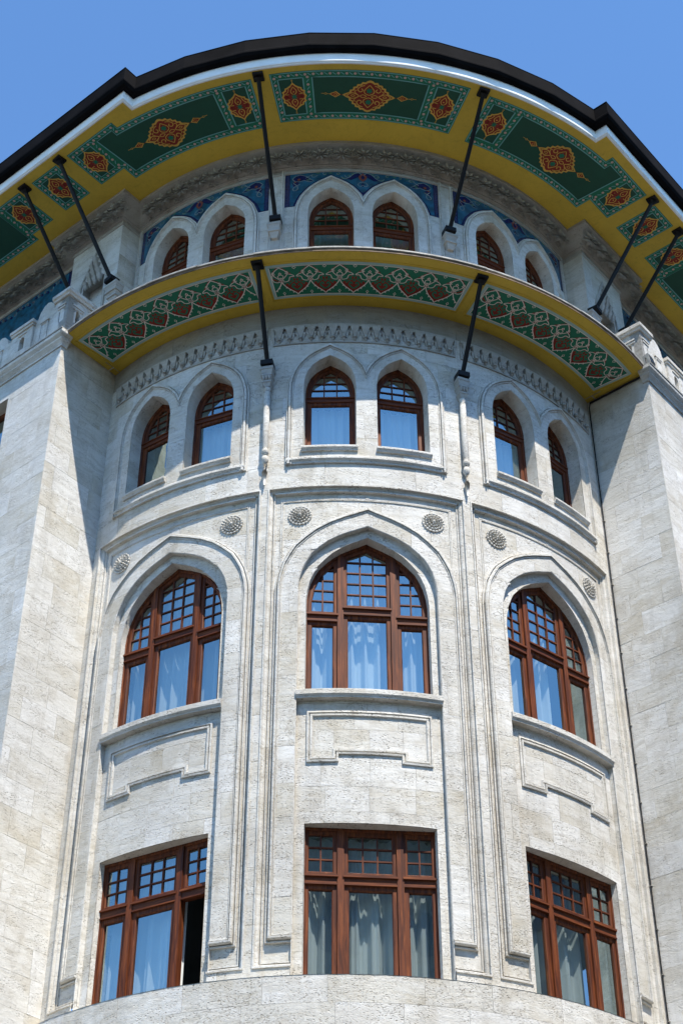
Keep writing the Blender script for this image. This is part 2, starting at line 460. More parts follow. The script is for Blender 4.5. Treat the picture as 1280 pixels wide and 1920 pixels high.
def flush(bag, limit=280):
    bag.sort(key=lambda q: -q[0])
    rest = {}
    for k, (a, mb, rz, m, name, parent) in enumerate(bag):
        if k < limit: mb.obj(name, m, parent, rz)
        else: rest.setdefault((name, rz, m.name, parent.name), []).append((mb, m, parent))
    for (name, rz, _, _), l in rest.items():
        big = MB()
        for mb, m, p in l:
            b = len(big.v); big.v += mb.v; big.t += mb.t; big.h += mb.h; big.m += mb.m; big.f += [tuple(b+i for i in f) for f in mb.f]
        big.obj('small_'+name, l[0][1], l[0][2], rz, kind='stuff')
# ================================================================ setting
mb = MB(); mb.add([(-400, -400, -1.6), (400, -400, -1.6), (400, 400, -1.6), (-400, 400, -1.6)], [(0, 1, 2, 3)])
mb.obj('ground', PAVE, kind='structure')

# ================================================================ tower
tower = thing('corner_tower', 'rounded travertine corner of the building with three bays of arched windows', 'tower', (0, 0, 0))
BAG = []
BAYS = (0, -1, 1)
A_OUT = Arch(0, 1.50, 9.80, 15.95, 17.52); A_IN = Arch(0, 1.175, 9.0, 15.95, 17.17)
W2 = Arch(0, 1.045, 13.9, 15.72, 17.0); W1 = Rect(-1.02, 1.02, 9.0, 11.63)
W3 = [Arch(c, .468, 18.84, 20.38, 21.09) for c in (-.655, .655)]
F3 = [Arch(c, .72, 18.5, 20.28, 21.34) for c in (-.655, .655)]
W4 = [Arch(c, .468, 23.3, 25.22, 25.91) for c in (-.655, .655)]
F4 = [Arch(c, .715, 22.5, 25.08, 26.22) for c in (-.655, .655)]
M = cylM(); M4 = cylM(5.9)
def double_path(F):
    l = F[0].pts(); r = F[1].pts()
    a = [(F[0].c-F[0].h, F[0].zb)]+[p for p in l if p[0] <= -.012]
    zv = F[0].top(0)
    return a+[(0, zv)]+[p for p in r if p[0] >= .012]+[(F[1].c+F[1].h, F[1].zb)]

# shared meshes of one bay
def fillet(path, prof, Mx, name, step=.3):
    b = MB(); b.sweep(path, prof, Mx, step=step); return b.mesh(name, STONE)
me_frame = MB()
CAV = [(.012, -.001), (.012, .022), (-.012, .022), (-.014, -.028), (-.03, -.03), (-.05, -.045), (-.062, -.07), (-.066, -.100), (-.078, -.100), (-.080, -.070), (-.10, -.070), (-.105, -.102)]
me_frame.sweep([(-1.17, 9.36), (-1.70, 9.36), (-1.70, 18.0), (1.70, 18.0), (1.70, 9.36), (1.17, 9.36)], CAV, M, step=.3)
me_frame.box(-1.60, 1.60, 17.90, 17.93, -.10, -.03, M, .3)
me_frame = me_frame.mesh('bay_frame', STONE)
ARCHP = [(.060, -.102), (.060, -.060), (.040, -.055), (.038, -.088), (.022, -.088), (.020, -.030), (.004, -.006), (-.022, -.004), (-.026, -.058), (-.040, -.058), (-.042, -.026), (-.055, -.026), (-.056, -.041)]
b = MB(); b.sweep([(-1.17, 9.80), (-1.50, 9.80)]+A_OUT.pts()+[(1.50, 9.80), (1.17, 9.80)], ARCHP, M, step=.3)
me_arch = b.mesh('arch_moulding', STONE)
b = MB(); b.sweep([(-1.175, 9.0)]+A_IN.pts()+[(1.175, 9.0)], [(.0, -.040), (-.012, -.052), (0, -.06), (0, -.165)], M, step=.3)
me_rev = b.mesh('arch_reveal', STONE)
b = MB()
b.sweep([(-1.50, 15.9), (-1.50, 17.79), (1.50, 17.79), (1.50, 15.9)], [(0, -.102), (0, -.085), (-.02, -.085), (-.02, -.094), (-.032, -.094), (-.032, -.082), (-.045, -.082), (-.045, -.102)], M, step=.3)
b.disc(0, 17.80, .03, lambda s, z, d: M(s, z, -.08), 0, n=8)
me_fil = b.mesh('inner_fillet', STONE)
b = MB()
b.sweep([(-1.045, 13.7)]+W2.pts()+[(1.045, 13.7)], [(0, -.145), (0, -.62)], M, step=.3)
me_rev2 = b.mesh('window_reveal', STONE)
b = MB(); b.sweep([(-1.02, 9.0), (-1.02, 11.63), (1.02, 11.63), (1.02, 9.0)], [(0, -.145), (0, -.62)], M, step=.25)
me_rev1 = b.mesh('window_reveal', STONE)
# curved sill of the large arch and its panel
b = MB(); b.sweep([(-1.172, 13.9), (1.172, 13.9)], [(0, -.5), (0, -.01), (-.01, .0), (-.09, .0), (-.125, -.03), (-.145, -.03), (-.145, -.165)], M, step=.2)
me_sill = b.mesh('sill', STONE)
PANEL = [(-1.0, 12.66), (-1.0, 13.56), (1.0, 13.56), (1.0, 12.66), (.50, 12.66), (.50, 12.79), (-.50, 12.79), (-.50, 12.66)]
b = MB(); b.sweep(PANEL, [(.0, -.152), (0, -.118), (-.03, -.112), (-.036, -.142), (-.050, -.142), (-.054, -.118), (-.085, -.118), (-.10, -.152)], M, closed=True, step=.3)
me_panel = b.mesh('panel_moulding', STONE)
# paired window surround
b = MB(); b.sweep(double_path(F3), [(.050, 0), (.050, .040), (.030, .044), (.027, .012), (.014, .012), (.012, .075), (-.025, .080), (-.028, .022), (-.042, .022), (-.044, .058), (-.058, .058), (-.060, .036)], M, step=.3)
b.sweep([(-1.40, 18.62), (1.40, 18.62)], [(0, .0), (0, .075), (-.015, .08), (-.05, .08), (-.085, .045), (-.12, .04), (-.12, 0)], M, step=.25)
me_sur3 = b.mesh('window_surround', STONE)
def rev_mesh(a, z, prof, Mx):
    b = MB(); b.sweep([(-a.h, z)]+[(p[0]-a.c, p[1]) for p in a.pts()]+[(a.h, z)], prof, Mx, step=.3); return b.mesh('window_reveal', STONE)
me_rev3 = rev_mesh(W3[0], 18.7, [(0, .038), (0, -.6)], M)
b = MB(); b.sweep([(-.49, 18.86), (.49, 18.86)], [(0, -.45), (0, .095), (-.015, .105), (-.05, .105), (-.085, .075), (-.105, .07), (-.105, .02)], M, step=.2)
me_sill3 = b.mesh('sill', STONE)
b = MB(); b.sweep(double_path(F4), [(.05, -.02), (.05, .034), (.03, .038), (.027, .01), (.014, .01), (.012, .065), (-.025, .070), (-.028, .016), (-.042, .016), (-.044, .05), (-.058, .05), (-.06, .028)], M4, step=.3)
b.sweep([(-1.65, 22.5), (-1.65, 26.58), (1.65, 26.58), (1.65, 22.5)], [(.03, 0), (.03, .03), (.0, .035), (-.008, .015), (-.02, .015), (-.02, .03), (-.035, .03), (-.035, -.02)], M4, step=.3)
me_sur4 = b.mesh('window_surround', STONE)
me_rev4 = rev_mesh(W4[0], 23.2, [(0, .028), (0, -.6)], M4)
# rosette: three rings of pointed petals round a boss
b = MB()
for ring, (r, n, hgt, wd) in enumerate(((.205, 20, .022, .034), (.155, 16, .034, .030), (.105, 12, .044, .026), (.06, 8, .052, .018))):
    for i in range(n):
        a = 2*pi*(i+.5*(ring % 2))/n; c, s_ = cos(a), sin(a)
        def q(rr, ww, h): return (rr*c-ww*s_, h, rr*s_+ww*c)
        P = [q(r-.055, 0, hgt*.35), q(r-.02, wd, hgt*.7), q(r, 0, hgt*1.1), q(r-.02, -wd, hgt*.7), q(r-.025, 0, hgt*1.35),
             q(r-.02, wd, 0), q(r, 0, 0), q(r-.02, -wd, 0)]
        b.add([(x, -h, z) for x, h, z in P], [(0, 1, 4), (1, 2, 4), (2, 3, 4), (3, 0, 4), (1, 5, 6, 2), (2, 6, 7, 3)])
b.add([(.03*cos(2*pi*i/8), -.05, .03*sin(2*pi*i/8)) for i in range(8)]+[(0, -.075, 0)], [(i, (i+1) % 8, 8) for i in range(8)])
me_ros = b.mesh('rosette', STONE)
# one drop of the carved band
b = MB()
def tap(x0, x1, z0, y0, x2, x3, z1, y1, yb=0.0):
    b.hexa([(x0, yb, z0), (x1, yb, z0), (x1, -y0, z0), (x0, -y0, z0)], [(x2, yb, z1), (x3, yb, z1), (x3, -y1, z1), (x2, -y1, z1)])
tap(-.022, .022, 21.60, .025, -.07, .07, 21.76, .075)
tap(-.07, .07, 21.76, .075, -.085, .085, 21.83, .085)
tap(-.06, -.03, 21.56, .012, -.095, -.055, 21.70, .05); tap(.03, .06, 21.56, .012, .055, .095, 21.70, .05)
b.tube([(0, -.04, 21.47), (0, -.045, 21.50), (0, -.05, 21.535), (0, -.045, 21.57), (0, -.03, 21.61)], [.012, .032, .04, .03, .022], 8)
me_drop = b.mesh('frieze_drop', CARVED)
b = MB()
b.box(-1.72, 1.72, 21.83, 21.90, -.01, .05, M, .3); b.box(-1.72, 1.72, 21.44, 21.475, -.01, .028, M, .3)
b.box(-1.72, -1.69, 21.475, 21.83, -.01, .03, M); b.box(1.69, 1.72, 21.475, 21.83, -.01, .03, M)
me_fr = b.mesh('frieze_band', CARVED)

for k in BAYS:
    rz = k*ANG
    lo, hi = (-1.95 if k == -1 else -1.776), (1.95 if k == 1 else 1.776)
    field = Region(-1.60, 1.60, 9.36, 17.92, holes=[A_OUT, A_IN])
    band = Region(-1.5, 1.5, 9.80, 17.52, holes=[A_IN], within=[A_OUT])
    rec = Region(-1.175, 1.175, 9.0, 17.17, holes=[W2, W1], within=[A_IN])
    upper = Region(lo, hi, 18.0, 22.5, holes=F3)
    slab = Region(-1.375, 1.375, 18.5, 21.34, holes=W3, within=F3)
    plinth = Region(lo, hi, 9.0, 9.36, holes=[Rect(-1.175, 1.175, 8, 10)])
    up4 = Region(-1.776, 1.776, 22.5, 26.62, holes=F4+[Rect(-1.62, 1.62, 25.43, 26.58)])
    sl4 = Region(-1.37, 1.37, 22.5, 26.22, holes=W4, within=F4)
    core = MB()
    for rg, d, Mx in ((field, -.10, M), (band, -.04, M), (rec, -.15, M), (upper, 0, M), (slab, .036, M), (plinth, 0, M), (up4, 0, M4), (sl4, .028, M4)):
        rg.build(core, Mx, d-.006, step=.25, skirt=0)
    for x0, x1 in ((lo, -1.70), (1.70, hi)): pass
    core.obj('mortar_bed', MORTAR, tower, rz)
    ashlar(field, M, -.10, tower, ch=.78, cw=.9, rz=rz, bag=BAG)
    ashlar(band, M, -.04, tower, ch=.62, cw=.7, rz=rz, bag=BAG)
    ashlar(rec, M, -.15, tower, ch=.46, cw=.62, rz=rz, bag=BAG, z_start=9.2)
    up_a = Region(lo, hi, 18.0, 21.93, holes=F3); up_b = Region(lo, hi, 21.93, 22.5)
    ashlar(up_a, M, 0, tower, ch=.5, cw=.85, rz=rz, bag=BAG); ashlar(up_b, M, 0, tower, ch=.57, cw=.9, rz=rz, bag=BAG, material=GRIME_SHADE)
    ashlar(slab, M, .036, tower, ch=.6, cw=.8, rz=rz, bag=BAG)
    ashlar(up4, M4, 0, tower, ch=.55, cw=.85, rz=rz, bag=BAG)
    ashlar(sl4, M4, .028, tower, ch=.6, cw=.8, rz=rz, bag=BAG)
    ashlar(plinth, M, 0, tower, ch=.4, cw=.9, rz=rz, bag=BAG)
    place('bay_frame', me_frame, tower, rz); place('arch_moulding', me_arch, tower, rz); place('arch_reveal', me_rev, tower, rz)
    place('inner_fillet', me_fil, tower, rz); place('window_reveal', me_rev2, tower, rz); place('window_reveal', me_rev1, tower, rz); place('window_sill', me_sill, tower, rz)
    place('panel_moulding', me_panel, tower, rz); place('window_surround', me_sur3, tower, rz)
    place('window_surround', me_sur4, tower, rz); fb = place('frieze_band', me_fr, tower, rz)
    for c in (-.655, .655): place('window_sill', me_sill3, tower, rz+c/6); place('window_reveal', me_rev3, tower, rz+c/6); place('window_reveal', me_rev4, tower, rz+c/6)
    for s_ in (-1.166, 1.166):
        a = rz+s_/6; place('rosette', me_ros, tower, a, (5.905*sin(a), -5.905*cos(a), 17.44))
    for i in range(17): place('frieze_drop', me_drop, fb, (-1.6+.2*i)/6, None).location = (0, 0, 0)
    # the drops sit on the wall radius
for o in list(COL.objects):
    if o.name.startswith('frieze_drop'):
        a = o.rotation_euler.z; o.location = (6.0*sin(a), -6.0*cos(a), 0)
# piers between the bays
b = MB()
zz = 9.0
while zz < 18.02:
    z2 = min(zz+random.uniform(.8, 1.2), 18.0)
    if 18.0-z2 < .3: z2 = 18.0
    b.box(-.078, .078, zz+.003, z2-.003, -.04, .0, M, tint=random.gauss(0, .4)); zz = z2
    if z2 >= 18.0: break
me_pier = b.mesh('pier', STONE)
for a in (-1.5, -.5, .5, 1.5):
    if abs(a) < 1: place('pier', me_pier, tower, a*ANG)
b = MB()
for s0, s1 in ((1.70, 1.95),):
    b.box(s0, s1, 9.0, 18.0, -.04, 0, M)
place('pier', b.mesh('pier_end', STONE), tower, ANG)
b = MB(); b.box(-1.95, -1.70, 9.0, 18.0, -.04, 0, M); place('pier', b.mesh('pier_end', STONE), tower, -ANG)
# engaged colonnettes
b = MB(); Y = -6.085
zl = [(18.07, .012), (18.35, .05), (18.62, .062), (18.70, .05), (18.73, .03), (18.75, .055), (18.80, .068), (18.85, .055), (18.88, .04),
      (18.92, .056), (19.3, .058), (20.2, .056), (20.24, .04), (20.27, .062), (20.31, .062), (20.34, .045)]
b.tube([(0, Y+.02 if z < 18.7 else Y, z) for z, r in zl], [r for z, r in zl], 12)
me_col = b.mesh('colonnette', STONE, True)
b = MB()
for z0, z1, w0, w1 in ((20.33, 20.42, .05, .075), (20.42, 20.46, .085, .085), (20.46, 20.57, .06, .095), (20.57, 20.60, .105, .105), (20.60, 20.72, .085, .11), (20.72, 20.78, .12, .12)):
    b.hexa([(-w0, -5.98, z0), (w0, -5.98, z0), (w0, Y-w0, z0), (-w0, Y-w0, z0)], [(-w1, -5.98, z1), (w1, -5.98, z1), (w1, Y-w1, z1), (-w1, Y-w1, z1)])
for x in (-.055, 0, .055):
    b.tube([(x, Y-.09, 20.47), (x, Y-.10, 20.52), (x, Y-.105, 20.56)], [.01, .022, .012], 6)
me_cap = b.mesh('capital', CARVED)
b = MB()
b.box(-.095, .095, 22.5, 24.45, -.01, .05, M4)
for z0, z1, w0, w1 in ((24.45, 24.60, .06, .10), (24.60, 24.66, .12, .12), (24.66, 24.78, .10, .13), (24.78, 24.84, .14, .14)):
    b.hexa([(-w0, -5.88, z0), (w0, -5.88, z0), (w0, -5.95-w0, z0), (-w0, -5.95-w0, z0)], [(-w1, -5.88, z1), (w1, -5.88, z1), (w1, -5.95-w1, z1), (-w1, -5.95-w1, z1)])
me_corb = b.mesh('corbel', CARVED)
for a in (-.5, .5):
    c = place('colonnette', me_col, tower, a*ANG); place('capital', me_cap, c); place('corbel', me_corb, tower, a*ANG)
# base drum below the windows, ledge and plain lower wall
MB_ = cylM(6.22)
ashlar(Region(-5.6, 5.6, 7.8, 9.13), MB_, 0, tower, ch=.44, cw=1.05, bag=BAG)
b = MB()
n = 48; A0, A1 = -1.0, 1.0
for i in range(n):
    a, c = A0+(A1-A0)*i/n, A0+(A1-A0)*(i+1)/n
    for (ra, za, rb, zb) in ((6.21, -1.6, 6.21, 9.13), (6.225, 9.13, 5.4, 9.15)):
        b.add([(ra*sin(a), -ra*cos(a), za), (ra*sin(c), -ra*cos(c), za), (rb*sin(c), -rb*cos(c), zb), (rb*sin(a), -rb*cos(a), zb)], [(0, 1, 2, 3)])
b.obj('lower_wall', STONE, tower)
# floors and back wall inside, so that the windows look into dim rooms
b = MB()
for i in range(60):
    a, c = -2.4+4.8*i/60, -2.4+4.8*(i+1)/60
    b.add([(3.6*sin(a), -3.6*cos(a), -1.6), (3.6*sin(c), -3.6*cos(c), -1.6), (3.6*sin(c), -3.6*cos(c), 27), (3.6*sin(a), -3.6*cos(a), 27)], [(0, 1, 2, 3)])
    for z in (8.9, 13.2, 18.2, 22.6, 26.4):
        b.add([(3.5*sin(a), -3.5*cos(a), z), (3.5*sin(c), -3.5*cos(c), z), (5.78*sin(c), -5.78*cos(c), z), (5.78*sin(a), -5.78*cos(a), z)], [(0, 1, 2, 3)])
b.obj('interior_wall', DARKIN, tower)

# ================================================================ windows
def cell(A, xa, xb, zb):
    t = lambda x: A.top(x) if A.top(x) is not None else A.zs
    return [(xa, zb), (xa, t(xa))]+[p for p in A.pts() if xa+.01 < p[0] < xb-.01]+[(xb, t(xb)), (xb, zb)]
def ringp(b, path, w_, d0, d1, Mx, tint=0.):
    b.sweep(path, [(0, d0), (0, d1), (-w_+.012, d1), (-w_, d1-.012), (-w_, d0)], Mx, closed=True, tint=tint)
    # flag the horizontal members so that the grain follows them
def panes(reg_arch, x0, x1, z0, z1, nx, nz, Mx, d, out, topclip=None):
    dx = (x1-x0)/nx; dz = (z1-z0)/nz
    for i in range(nx):
        for j in range(nz):
            b = MB(); rg = Region(x0+dx*i, x0+dx*(i+1), z0+dz*j, z0+dz*(j+1), within=[reg_arch] if reg_arch else None)
            if rg.build(b, Mx, d, step=.5, skirt=.004) > .001: out.append(b.mesh('pane', GLASS))
def make_kind(kind):
    """returns (frame mesh, sash meshes, bar mesh, pane meshes) in a flat local frame"""
    fr, sash, bars, pn = MB(), [], MB(), []
    T = lambda: random.uniform(-1, 1)
    if kind in ('L3', 'L4'):
        D = 5.70 if kind == 'L3' else 5.61; zo = 0 if kind == 'L3' else 4.84
        Mx = flatM(D); A = Arch(0, .475, 18.75+zo, 20.38+zo, 21.10+zo)
        if kind == 'L4': A = Arch(0, .475, 23.25, 25.22, 25.92)
        tz = 20.17+zo if kind == 'L3' else 24.93
        ringp(fr, A.outline(), .065, -.06, .05, Mx, T()); fr.box(-.42, .42, tz+.015, tz+.095, -.05, .045, Mx, tint=T())
        fr.box(-.44, .44, tz+.095, tz+.112, -.05, .07, Mx, tint=T())
        B = A.inset(.065)
        s1 = MB(); ringp(s1, [(-.41, B.zb), (-.41, tz+.015), (.41, tz+.015), (.41, B.zb)], .07, -.04, .02, Mx, T()); sash.append(s1)
        s2 = MB(); ringp(s2, cell(B, -.408, .408, tz+.112), .06, -.04, .025, Mx, T()); sash.append(s2)
        zb = tz+.17; G = B.inset(.055)
        for x in (-.116, .116): bars.box(x-.011, x+.011, zb, B.top(x)-.03, -.02, .012, Mx, tint=T())
        for z in (zb+.165, zb+.33, zb+.50):
            h = G.hw(z)
            if h > .05: bars.box(-h, h, z-.01, z+.01, -.02, .010, Mx, tint=T())
        panes(None, -.345, .345, B.zb+.02, tz-.05, 1, 1, Mx, -.015, pn)
        Gz = Arch(0, G.h+.01, zb-.3, G.zs, G.za+.02)
        for i in range(3):
            for j in range(4):
                b2 = MB(); rg = Region(-.35+.2333*i, -.35+.2333*(i+1), zb-.01+.165*j, zb-.01+.165*(j+1)+(.3 if j == 3 else 0), within=[Gz])
                if rg.build(b2, Mx, -.01, step=.5, skirt=.004) > .002: pn.append(b2.mesh('pane', GLASS))
    else:
        D = 5.61; Mx = flatM(D)
        if kind == 'L2': A = Arch(0, 1.055, 13.92, 15.72, 17.02); tzs, tzc = 15.40, 15.55; zb0 = 13.92
        else: A = Rect(-1.03, 1.03, 9.17, 11.66); tzs = tzc = 10.74; zb0 = 9.17
        ringp(fr, A.outline(), .075, -.08, .05, Mx, T())
        tp = (lambda x: A.top(x)) if kind == 'L2' else (lambda x: 11.63)
        for x in (-.44, .44): fr.box(x-.05, x+.05, zb0+.05, tp(x)-.03, -.08, .055, Mx, tint=T())
        for xa, xb, tz in ((-.99, -.49, tzs), (-.39, .39, tzc), (.49, .99, tzs)):
            fr.box(xa, xb, tz, tz+.10, -.06, .04, Mx, tint=T()); fr.box(xa-.015, xb+.015, tz+.10, tz+.13, -.06, .075, Mx, tint=T())
            fr.box(xa, xb, tz-.02, tz+.0, -.06, .06, Mx, tint=T())
        if kind == 'L2': B = A.inset(.075)
        else: B = Rect(-.955, .955, 9.24, 11.585)
        for q, (xa, xb, tz) in enumerate(((-.975, -.49, tzs), (-.39, .39, tzc), (.49, .975, tzs))):
            s1 = MB(); ringp(s1, [(xa, zb0+.075), (xa, tz-.02), (xb, tz-.02), (xb, zb0+.075)], .075, -.05, .02, Mx, T())
            s1.box(xa-.01, xb+.01, zb0+.06, zb0+.09, -.03, .05, Mx, tint=T()); sash.append(s1)
            panes(None, xa+.065, xb-.065, zb0+.14, tz-.085, 1, 1, Mx, -.02, pn)
            s2 = MB()
            if kind == 'L2': path = cell(B, xa, xb, tz+.13)
            else: path = [(xa, tz+.13), (xa, 11.585), (xb, 11.585), (xb, tz+.13)]
            ringp(s2, path, .065, -.05, .022, Mx, T()); s2.box(xa+.005, xb-.005, tz+.13, tz+.15, -.03, .05, Mx, tint=T()); sash.append(s2)
            nx = 3 if q == 1 else 2; x0, x1 = xa+.065, xb-.065; z0 = tz+.195
            if kind == 'L2':
                G = Arch(0, B.h-.055, 14, B.zs, B.za-.075); top = lambda x: (G.top(x) or G.zs)
                dz = .222 if q == 1 else .212; rows = 6
            else: top = lambda x: 11.52; dz = (11.52-z0)/3; rows = 3
            for i in range(1, nx):
                x = x0+(x1-x0)*i/nx; bars.box(x-.012, x+.012, z0, top(x), -.025, .012, Mx, tint=T())
            for j in range(1, rows):
                z = z0+dz*j
                h = (G.hw(z) if z > G.zs else 9) if kind == 'L2' else 9
                l, r_ = max(x0, -h), min(x1, h)
                if r_-l > .03 and (kind == 'L2' and z < G.za or kind == 'L1'): bars.box(l, r_, z-.011, z+.011, -.025, .010, Mx, tint=T())
            for i in range(nx):
                for j in range(rows):
                    b2 = MB(); rg = Region(x0+(x1-x0)*i/nx, x0+(x1-x0)*(i+1)/nx, z0+dz*j, z0+dz*(j+1), within=[Arch(0, G.h+.008, 14, G.zs, G.za+.01)] if kind == 'L2' else None)
                    if rg.build(b2, Mx, -.012, step=.5, skirt=.004) > .002: pn.append(b2.mesh('pane', GLASS))
    return fr.mesh('window', WOOD), [s.mesh('sash', WOOD) for s in sash], bars.mesh('glazing_bars', WOOD), pn
KIND = {k: make_kind(k) for k in ('L1', 'L2', 'L3', 'L4')}
def put_window(kind, rz, skip=(), label=None):
    fr, sash, bars, pn = KIND[kind]
    w_ = place('window', fr, tower, rz, label=label)
    for i, s in enumerate(sash):
        if i not in skip: place('sash', s, w_)
    place('glazing_bars', bars, w_)
    for p in pn:
        if 0 in skip or not skip: place('pane', p, w_)
        else:
            xs = [v.co.x for v in p.vertices]; zs = [v.co.z for v in p.vertices]
            if not (min(xs) > .5 and min(zs) < 10.0): place('pane', p, w_)
    return w_
def curtain(x0, x1, z0, z1, D, rz, label, seed, fold=.2, amp=.05):
    rnd = random.Random(seed); b = MB(); n = max(12, int((x1-x0)/.018)); ph = rnd.uniform(0, 6)
    vs = []
    for i in range(n+1):
        x = x0+(x1-x0)*i/n
        y = amp*sin(2*pi*x/fold+ph+1.1*sin(x*5+ph))+amp*.4*sin(2*pi*x/(fold*.41)+ph)
        vs += [(x, -D+y, z0), (x+.004, -D+y*.9, (z0+z1)/2), (x, -D+y*.55, z1)]
    b.add(vs, [(3*i+k, 3*i+3+k, 3*i+4+k, 3*i+1+k) for i in range(n) for k in (0, 1)])
    o = b.obj('curtain', CURT, None, rz, True); tag(o, label, 'curtain', 'white curtains hanging behind the windows')
side = {-1: 'left', 0: 'middle', 1: 'right'}
for k in BAYS:
    rz = k*ANG
    put_window('L1', rz, (4,) if k == -1 else (), {-1: 'brown casement window whose right leaf stands open'}.get(k))
    put_window('L2', rz)
    for c in (-.655, .655):
        put_window('L3', rz+c/6); put_window('L4', rz+c/6)
for i, (x0, x1, k, la) in enumerate(((-.95, .42, -1, 'white curtain in the lowest left window, beside its open leaf'),
                      (-.98, .98, 0, 'white curtain in tall folds behind the lowest middle window just above the ledge'),
                      (-.80, .42, 1, 'white curtain drawn to the left half of the lowest right window'))):
    curtain(x0, x1, 9.1, 11.6, 5.34, k*ANG, la, 11+i, .25, .085)
for i, (x0, x1, k, la) in enumerate(((-.98, .98, -1, 'white curtain behind the large arched window of the left bay'),
                      (-.98, .98, 0, 'white curtain in loose folds behind the large arched window of the middle bay'),
                      (-.95, .25, 1, 'white curtain half drawn behind the large arched window of the right bay'))):
    curtain(x0, x1, 13.6, 16.9, 5.34, k*ANG, la, 21+i, .26, .085)
nm = {(-1, -.655): 'outermost left', (-1, .655): 'second from left', (0, -.655): 'left of the middle pair', (0, .655): 'right of the middle pair', (1, -.655): 'second from right', (1, .655): 'outermost right'}
for k in BAYS:
    for c in (-.655, .655):
        x0, x1 = ((.05, .42) if (k, c) == (-1, -.655) else (-.42, -.1) if (k, c) == (1, .655) else (-.42, .42))
        curtain(x0, x1, 18.7, 20.2, 5.50, k*ANG+c/6, 'white curtain in the small arched window below the canopy, '+nm[(k, c)], int(40+k*3+c*2), .17, .045)
        curtain(-.42, .42, 23.2, 25.3, 5.30, k*ANG+c/6, 'dim curtain in the small arched window above the canopy, '+nm[(k, c)], int(60+k*3+c*2), .10, .02)
#PART3
# open leaf of the lowest left window, swung into the room
_wl = [o for o in COL.objects if o.name.startswith('window') and o.get('label')][0]
_s = place('sash', KIND['L1'][1][4], _wl, label='window leaf swung open into the dark room')
_h = Vector((.975, -5.61, 0)); _s.matrix_local = Matrix.Translation(_h) @ Matrix.Rotation(radians(-97), 4, 'Z') @ Matrix.Translation(-_h)

# tile panels above the small arches
def curve(pts, n=6):
    P = [Vector(p) for p in pts]; out = []
    for i in range(len(P)-1):
        p0, p1, p2, p3 = P[max(i-1, 0)], P[i], P[i+1], P[min(i+2, len(P)-1)]
        for j in range(n):
            t = j/n; out.append(.5*((2*p1)+(-p0+p2)*t+(2*p0-5*p1+4*p2-p3)*t*t+(-p0+3*p1-3*p2+p3)*t**3))
    out.append(P[-1]); return [tuple(p) for p in out]
def spiral(cx, cy, r, a0, turns, dirn=1, n=16):
    return [(cx+r*(1-.8*i/n)*cos(a0+dirn*2*pi*turns*i/n), cy+r*(1-.8*i/n)*sin(a0+dirn*2*pi*turns*i/n)) for i in range(n+1)]
b = MB()
F4o = [Arch(a.c, a.h+.012, a.zb, a.zs, a.za+.012) for a in F4]
F4i = [Arch(a.c, a.h+.095, a.zb, a.zs, a.za+.10) for a in F4]
F4j = [Arch(a.c, a.h+.115, a.zb, a.zs, a.za+.12) for a in F4]
Region(-1.618, 1.618, 25.43, 26.58, holes=F4).build(b, M4, -.012, step=.2, skirt=.01, m=0)
Region(-1.59, 1.59, 25.45, 26.55, holes=F4o).build(b, M4, -.006, step=.2, skirt=.002, m=1)
Region(-1.52, 1.52, 25.45, 26.47, holes=F4i).build(b, M4, -.003, step=.2, skirt=.002, m=2)
Region(-1.505, 1.505, 25.45, 26.455, holes=F4j).build(b, M4, .000, step=.2, skirt=.002, m=3)
D1, D2, D3 = .003, .006, .009
def tr(p, w_, m, d=D1, **k): b.ribbon(p, w_, M4, d, m, **k)
def inside(s, z, mg=.03):
    for a in F4j:
        t = a.top(s)
        if t is not None and z < t+mg: return False
    return abs(s) < 1.5-mg and 25.45 < z < 26.45-mg
def blob(cx, cz, pts, m, d, mir=1):
    b.poly([(cx+x*mir, cz+y) for x, y in pts], M4, d, m)
LEAF = [(0, 0), (.05, .06), (.13, .09), (.22, .05), (.30, -.03), (.36, -.08), (.28, -.09), (.2, -.05), (.12, -.07), (.05, -.06)]
